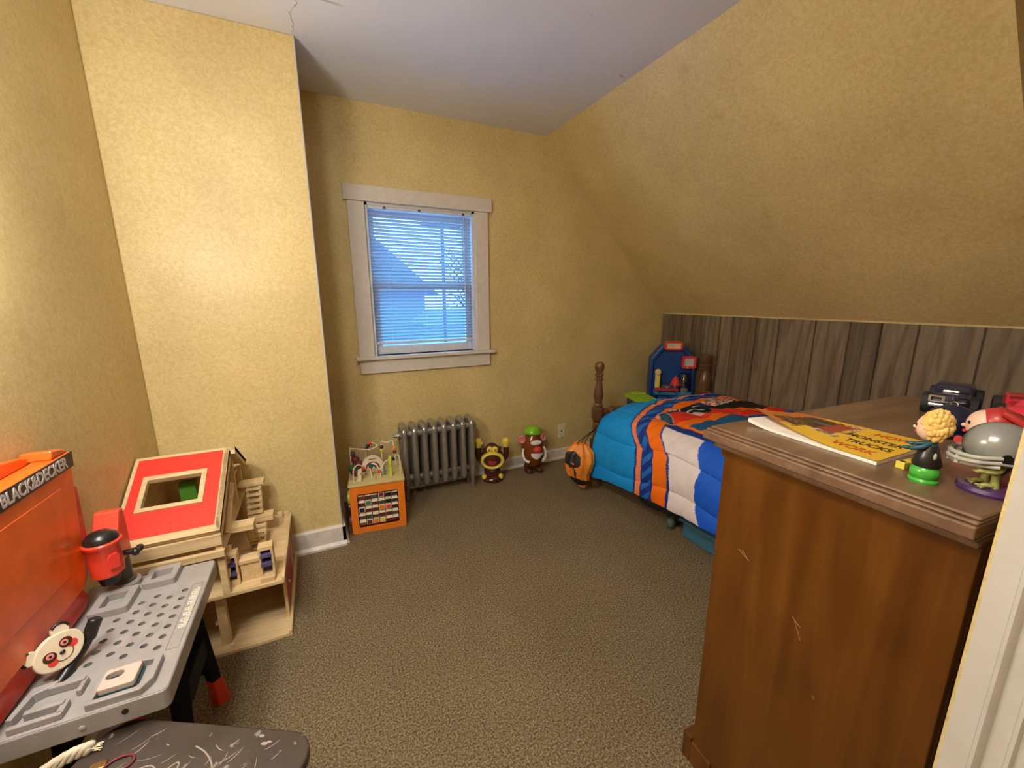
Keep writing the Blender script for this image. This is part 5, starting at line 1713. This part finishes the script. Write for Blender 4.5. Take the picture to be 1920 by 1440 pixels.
rp_ = thing('rope', 'frayed piece of braided ivory rope on the scratched board', 'rope', (-0.53, 0.955, BZ2))
path = smooth_path([(-0.488, 0.958, BZ2 + 0.010), (-0.515, 0.955, BZ2 + 0.011), (-0.545, 0.942, BZ2 + 0.010), (-0.575, 0.915, BZ2 + 0.010), (-0.60, 0.88, BZ2 + 0.010)], 10)
m = MB()
for s in range(3):
    q = []
    for i, p in enumerate(path):
        a = i * 0.55 + s * 2 * PI / 3
        q.append(p + Vector((0.3 * math.cos(a), 0.3 * math.cos(a), math.sin(a))) * 0.0075)
    m.tube(q, [0.002] + [0.0068] * (len(path) - 2) + [0.005], 8)
for k in range(14):
    m.tube([(-0.490, 0.958 + random.uniform(-.008, .008), BZ2 + random.uniform(.004, .016)), (-0.474 + random.uniform(-.006, .004), 0.960 + random.uniform(-.012, .012), BZ2 + random.uniform(.001, .012))], 0.0010, 4)
build('strands', m, ROPE, rp_, smooth=80)
bc = thing('brass_clasp', 'small brass clasp with dark cord loop on the scratched board', 'clasp', (-0.455, 0.915, BZ2))
build('clasp_plate', MB().box((-0.478, 0.905, BZ2), (-0.452, 0.922, BZ2 + 0.005)), BRASS, bc, bevel=0.002)
build('loop', MB().tube([(-0.430 + 0.024 * math.cos(a), 0.900 + 0.016 * math.sin(a), BZ2 + 0.003) for a in [2 * PI * k / 24 for k in range(24)]], 0.0024, 7, closed=True), MAROON, bc, smooth=80)

# ================================================================== DOLLHOUSE
dhs = thing('dollhouse', 'natural wood dollhouse with red sloping roof and open right side by the chimney wall', 'dollhouse', (-0.44, 1.93, 0))
RX0, RX1 = -0.684, -0.379
R0, E0 = Vector((0, 1.985, 0.715)), Vector((0, 1.640, 0.518))
ud = (E0 - R0).normalized()
mr = frame((0, R0.y, R0.z), (1, 0, 0), tuple(ud))         # local x = world x, local y down the slope, z = x cross y
if mr.col[2].z < 0:
    pass
LR = (E0 - R0).length
TH = 0.016
zs = 1 if (mr.to_3x3() @ Vector((0, 0, 1))).z > 0 else -1


def rect(x0, x1, y0, y1):
    return [(x0, y0), (x1, y0), (x1, y1), (x0, y1)]


m = MB()
ring_prism(m, rect(RX0, RX1, 0, LR), rect(-0.640, -0.446, 0.105, 0.262), -zs * TH, 0, mr)
rf = build('roof', m, PINEX, dhs)
m = MB()
ring_prism(m, rect(-0.672, -0.398, 0.014, LR - 0.028), rect(-0.642, -0.444, 0.103, 0.264), 0, zs * 0.0012, mr)
build('red_panel', m, REDP, rf)
m = MB()
ring_prism(m, rect(-0.642, -0.443, 0.103, 0.263), rect(-0.626, -0.460, 0.122, 0.246), -zs * TH, zs * 0.006, mr)
build('skylight_frame', m, PINEX, rf, bevel=0.001)
# back slope of the roof
mb2 = frame((0, R0.y, R0.z), (1, 0, 0), (0, 0.200, -0.135))
zs2 = 1 if (mb2.to_3x3() @ Vector((0, 0, 1))).z > 0 else -1
build('back_roof', MB().box((RX0, 0.0, -0.016 if zs2 > 0 else 0), (RX1 + 0.02, 0.235, 0 if zs2 > 0 else 0.016), mb2), PINE, dhs, bevel=0.001)
# gable rafters on the open right side
build('front_rafter', MB().box((RX1 - 0.016, 0.0, -0.045 if zs > 0 else 0.0), (RX1, LR, 0.0 if zs > 0 else 0.045), mr), PINE, dhs, bevel=0.001)
build('rear_rafter', MB().box((RX1 + 0.004, 0.0, -0.032 if zs2 > 0 else 0.0), (RX1 + 0.02, 0.235, 0.0 if zs2 > 0 else 0.032), mb2), PINE, dhs, bevel=0.001)
# storey floors of the tower
build('attic_floor', MB().box((RX0, 1.655, 0.420), (RX1, 2.185, 0.434)), PINE, dhs, bevel=0.001)
build('eave_board', MB().box((RX0, 1.640, 0.458), (RX1, 1.654, 0.500)), PINEX, dhs, bevel=0.001)
build('eave_rail', MB().box((RX0, 1.632, 0.415), (RX1 + 0.004, 1.650, 0.440)), PINEX, dhs, bevel=0.001)
build('middle_floor', MB().box((RX0, 1.650, 0.236), (-0.205, 2.195, 0.250)), PINEX, dhs, bevel=0.001)
build('ground_floor', MB().box((RX0, 1.640, 0.0), (-0.212, 2.195, 0.013)), PINEX, dhs, bevel=0.001)
build('attic_back_wall', MB().box((RX0, 2.180, 0.434), (-0.48, 2.192, 0.560)), PINEX, dhs)
build('left_wall', MB().box((RX0, 1.66, 0.013), (RX0 + 0.012, 2.19, 0.60)), PINE, dhs)
build('back_wall', MB().box((RX0 + 0.012, 2.183, 0.250), (-0.40, 2.195, 0.420)).box((RX0 + 0.012, 2.183, 0.013), (-0.212, 2.195, 0.236)), PINEX, dhs)
for (x, y, z0, z1, w) in ((-0.392, 1.660, 0.250, 0.458, 0.022), (-0.392, 2.170, 0.250, 0.560, 0.018), (-0.427, 1.700, 0.013, 0.236, 0.030), (-0.392, 2.03, 0.434, 0.640, 0.016), (-0.675, 1.660, 0.013, 0.46, 0.02)):
    build('post', MB().box((x - w / 2, y - w / 2, z0), (x + w / 2, y + w / 2, z1)), PINE, dhs, bevel=0.001)
build('brace', MB().tube([(-0.390, 1.765, 0.434), (-0.390, 1.965, 0.560)], 0.013, 4), PINE, dhs)
build('brace', MB().tube([(-0.392, 1.680, 0.300), (-0.386, 1.740, 0.400)], 0.013, 4), PINE, dhs)
build('collar_tie', MB().box((RX1 - 0.02, 2.03, 0.565), (RX1 - 0.006, 2.10, 0.580)), PINE, dhs)
build('attic_landing', MB().box((-0.392, 2.095, 0.478), (-0.290, 2.150, 0.494)), PINE, dhs, bevel=0.001)
build('upper_landing', MB().box((-0.385, 1.775, 0.425), (-0.300, 1.835, 0.447)), PINEX, dhs, bevel=0.001)
build('lower_landing', MB().box((-0.360, 2.025, 0.325), (-0.262, 2.085, 0.350)), PINEX, dhs, bevel=0.001)
build('ground_partition', MB().box((-0.400, 1.985, 0.013), (-0.235, 1.997, 0.236)), PINEX, dhs)
build('right_edge_strip', MB().box((-0.212, 1.640, 0.0), (-0.200, 2.195, 0.024)), PINE, dhs, bevel=0.001)
build('middle_edge_strip', MB().box((-0.213, 1.650, 0.250), (-0.203, 2.195, 0.262)), PINE, dhs, bevel=0.001)


def ladder(x, y0, z0, y1, z1, w, n):
    t = MB()
    for s in (0, 1):
        t.tube([(x + s * w, y0, z0), (x + s * w, y1, z1)], 0.0065, 4)
    st = build('stair_stringer', t, PINE, dhs)
    for k in range(n):
        f = (k + 0.6) / n
        y, z = y0 + (y1 - y0) * f, z0 + (z1 - z0) * f
        build('stair_tread', MB().box((x - 0.004, y - 0.014, z), (x + w + 0.004, y + 0.010, z + 0.007)), PINEX, st)


ladder(-0.358, 2.105, 0.475, 2.060, 0.350, 0.050, 5)
ladder(-0.330, 2.015, 0.325, 1.915, 0.255, 0.036, 5)
ladder(-0.345, 1.850, 0.425, 1.960, 0.255, 0.030, 6)
dd = build('red_door', MB().box((-0.222, 1.76, 0.030), (-0.214, 2.06, 0.200)), plain('dollhouse_door_red', (0.42, 0.03, 0.015), 0.45), dhs)
build('door_knob', MB().ell((-0.209, 1.83, 0.12), (0.006, 0.006, 0.006)), CREAM, dd, smooth=180)
build('door_post', MB().box((-0.224, 1.74, 0.013), (-0.212, 1.76, 0.236)).box((-0.224, 2.06, 0.013), (-0.212, 2.08, 0.236)), PINE, dhs, bevel=0.001)
build('railing', MB().box((-0.262, 2.172, 0.250), (-0.240, 2.19, 0.282)).box((-0.29, 2.176, 0.262), (-0.262, 2.184, 0.270)).box((-0.232, 2.172, 0.250), (-0.213, 2.19, 0.278)), PINE, dhs, bevel=0.001)


def cabinet(label, x0, x1, y, z0, h, d, shelf):
    t = thing('toy_cabinet', label, 'toy cabinet', ((x0 + x1) / 2, y + d / 2, z0), group='dollhouse kitchen cabinets')
    m_ = MB()
    ring_prism(m_, rect(x0, x1, z0, z0 + h), rect(x0 + 0.008, x1 - 0.008, z0 + 0.020, z0 + h - 0.016), y, y + d, Matrix(((1, 0, 0, 0), (0, 0, 1, 0), (0, 1, 0, 0), (0, 0, 0, 1))))
    m_.box((x0 + .004, y + d - 0.004, z0), (x1 - .004, y + d - 0.001, z0 + h))
    build('cabinet_body', m_, PINEX, t, bevel=0.001)
    for f in shelf:
        build('purple_shelf', MB().box((x0 + 0.006, y - 0.004, z0 + h * f), (x1 - 0.006, y + d - 0.005, z0 + h * f + 0.012)), PURPLE, t)
    build('purple_lining', MB().box((x0 + 0.008, y + d - 0.008, z0 + 0.02), (x1 - 0.008, y + d - 0.0045, z0 + h * 0.75)), PURPLE, t)


cabinet('tall dollhouse cabinet with purple shelves beside the grey bench corner', -0.407, -0.354, 1.692, 0.250, 0.132, 0.045, (0.32, 0.62))
cabinet('tall dollhouse cabinet with purple shelves at the front right floor corner', -0.284, -0.234, 1.680, 0.250, 0.140, 0.045, (0.42, 0.68))
tc_ = thing('toy_counter', 'plain wooden dollhouse counter between the two purple shelf cabinets', 'toy counter', (-0.319, 1.72, 0.250))
build('counter_body', MB().box((-0.350, 1.706, 0.250), (-0.288, 1.745, 0.325)), PINE, tc_)
build('counter_top', MB().box((-0.353, 1.700, 0.325), (-0.285, 1.750, 0.340)), PINEX, tc_, bevel=0.001)
tk = thing('toy_step', 'small wooden block with step at the foot of the front right cabinet', 'toy block', (-0.25, 1.668, 0.25))
build('block', MB().box((-0.284, 1.660, 0.250), (-0.236, 1.678, 0.268)), PINEX, tk, bevel=0.001)
tsx = thing('toy_chair', 'tiny pale yellow wooden chair seen through the dollhouse skylight', 'toy chair', (-0.605, 1.80, 0.434))
build('seat', MB().box((-0.622, 1.765, 0.478), (-0.585, 1.815, 0.492)), CREAM, tsx, bevel=0.001)
build('backrest', MB().box((-0.622, 1.808, 0.492), (-0.585, 1.815, 0.535)), CREAM, tsx, bevel=0.001)
for x in (-0.616, -0.591):
    for y in (1.772, 1.808):
        build('leg', MB().tube([(x, y, 0.434), (x, y, 0.478)], 0.005, 8), YELLOW, tsx, smooth=60)
tw_ = thing('toy_wardrobe', 'green toy wardrobe inside the dollhouse attic under the red roof', 'toy wardrobe', (-0.53, 1.96, 0.434))
build('cabinet_body', MB().box((-0.560, 1.945, 0.434), (-0.505, 1.985, 0.600)), plain('toy_green_paint', (0.06, 0.20, 0.015), 0.45), tw_, bevel=0.001)
build('knob', MB().ell((-0.513, 1.943, 0.52), (0.004, 0.004, 0.004)), CREAM, tw_, smooth=180)
for k, (x, y, s, c) in enumerate(((-0.452, 1.725, 0.016, CREAM), (-0.405, 1.662, 0.014, CREAM))):
    tb_ = tag(build('toy_block', MB().cbox((x, y, 0.013 + s / 2 + (0.07 if k == 0 else 0)), (s, s, s)), c, None, bevel=0.001), ('cream wooden peg block on the dollhouse post behind the bench leg', 'cream wooden peg block on the dollhouse floor behind the bench leg')[k], 'toy block', 'loose dollhouse blocks')
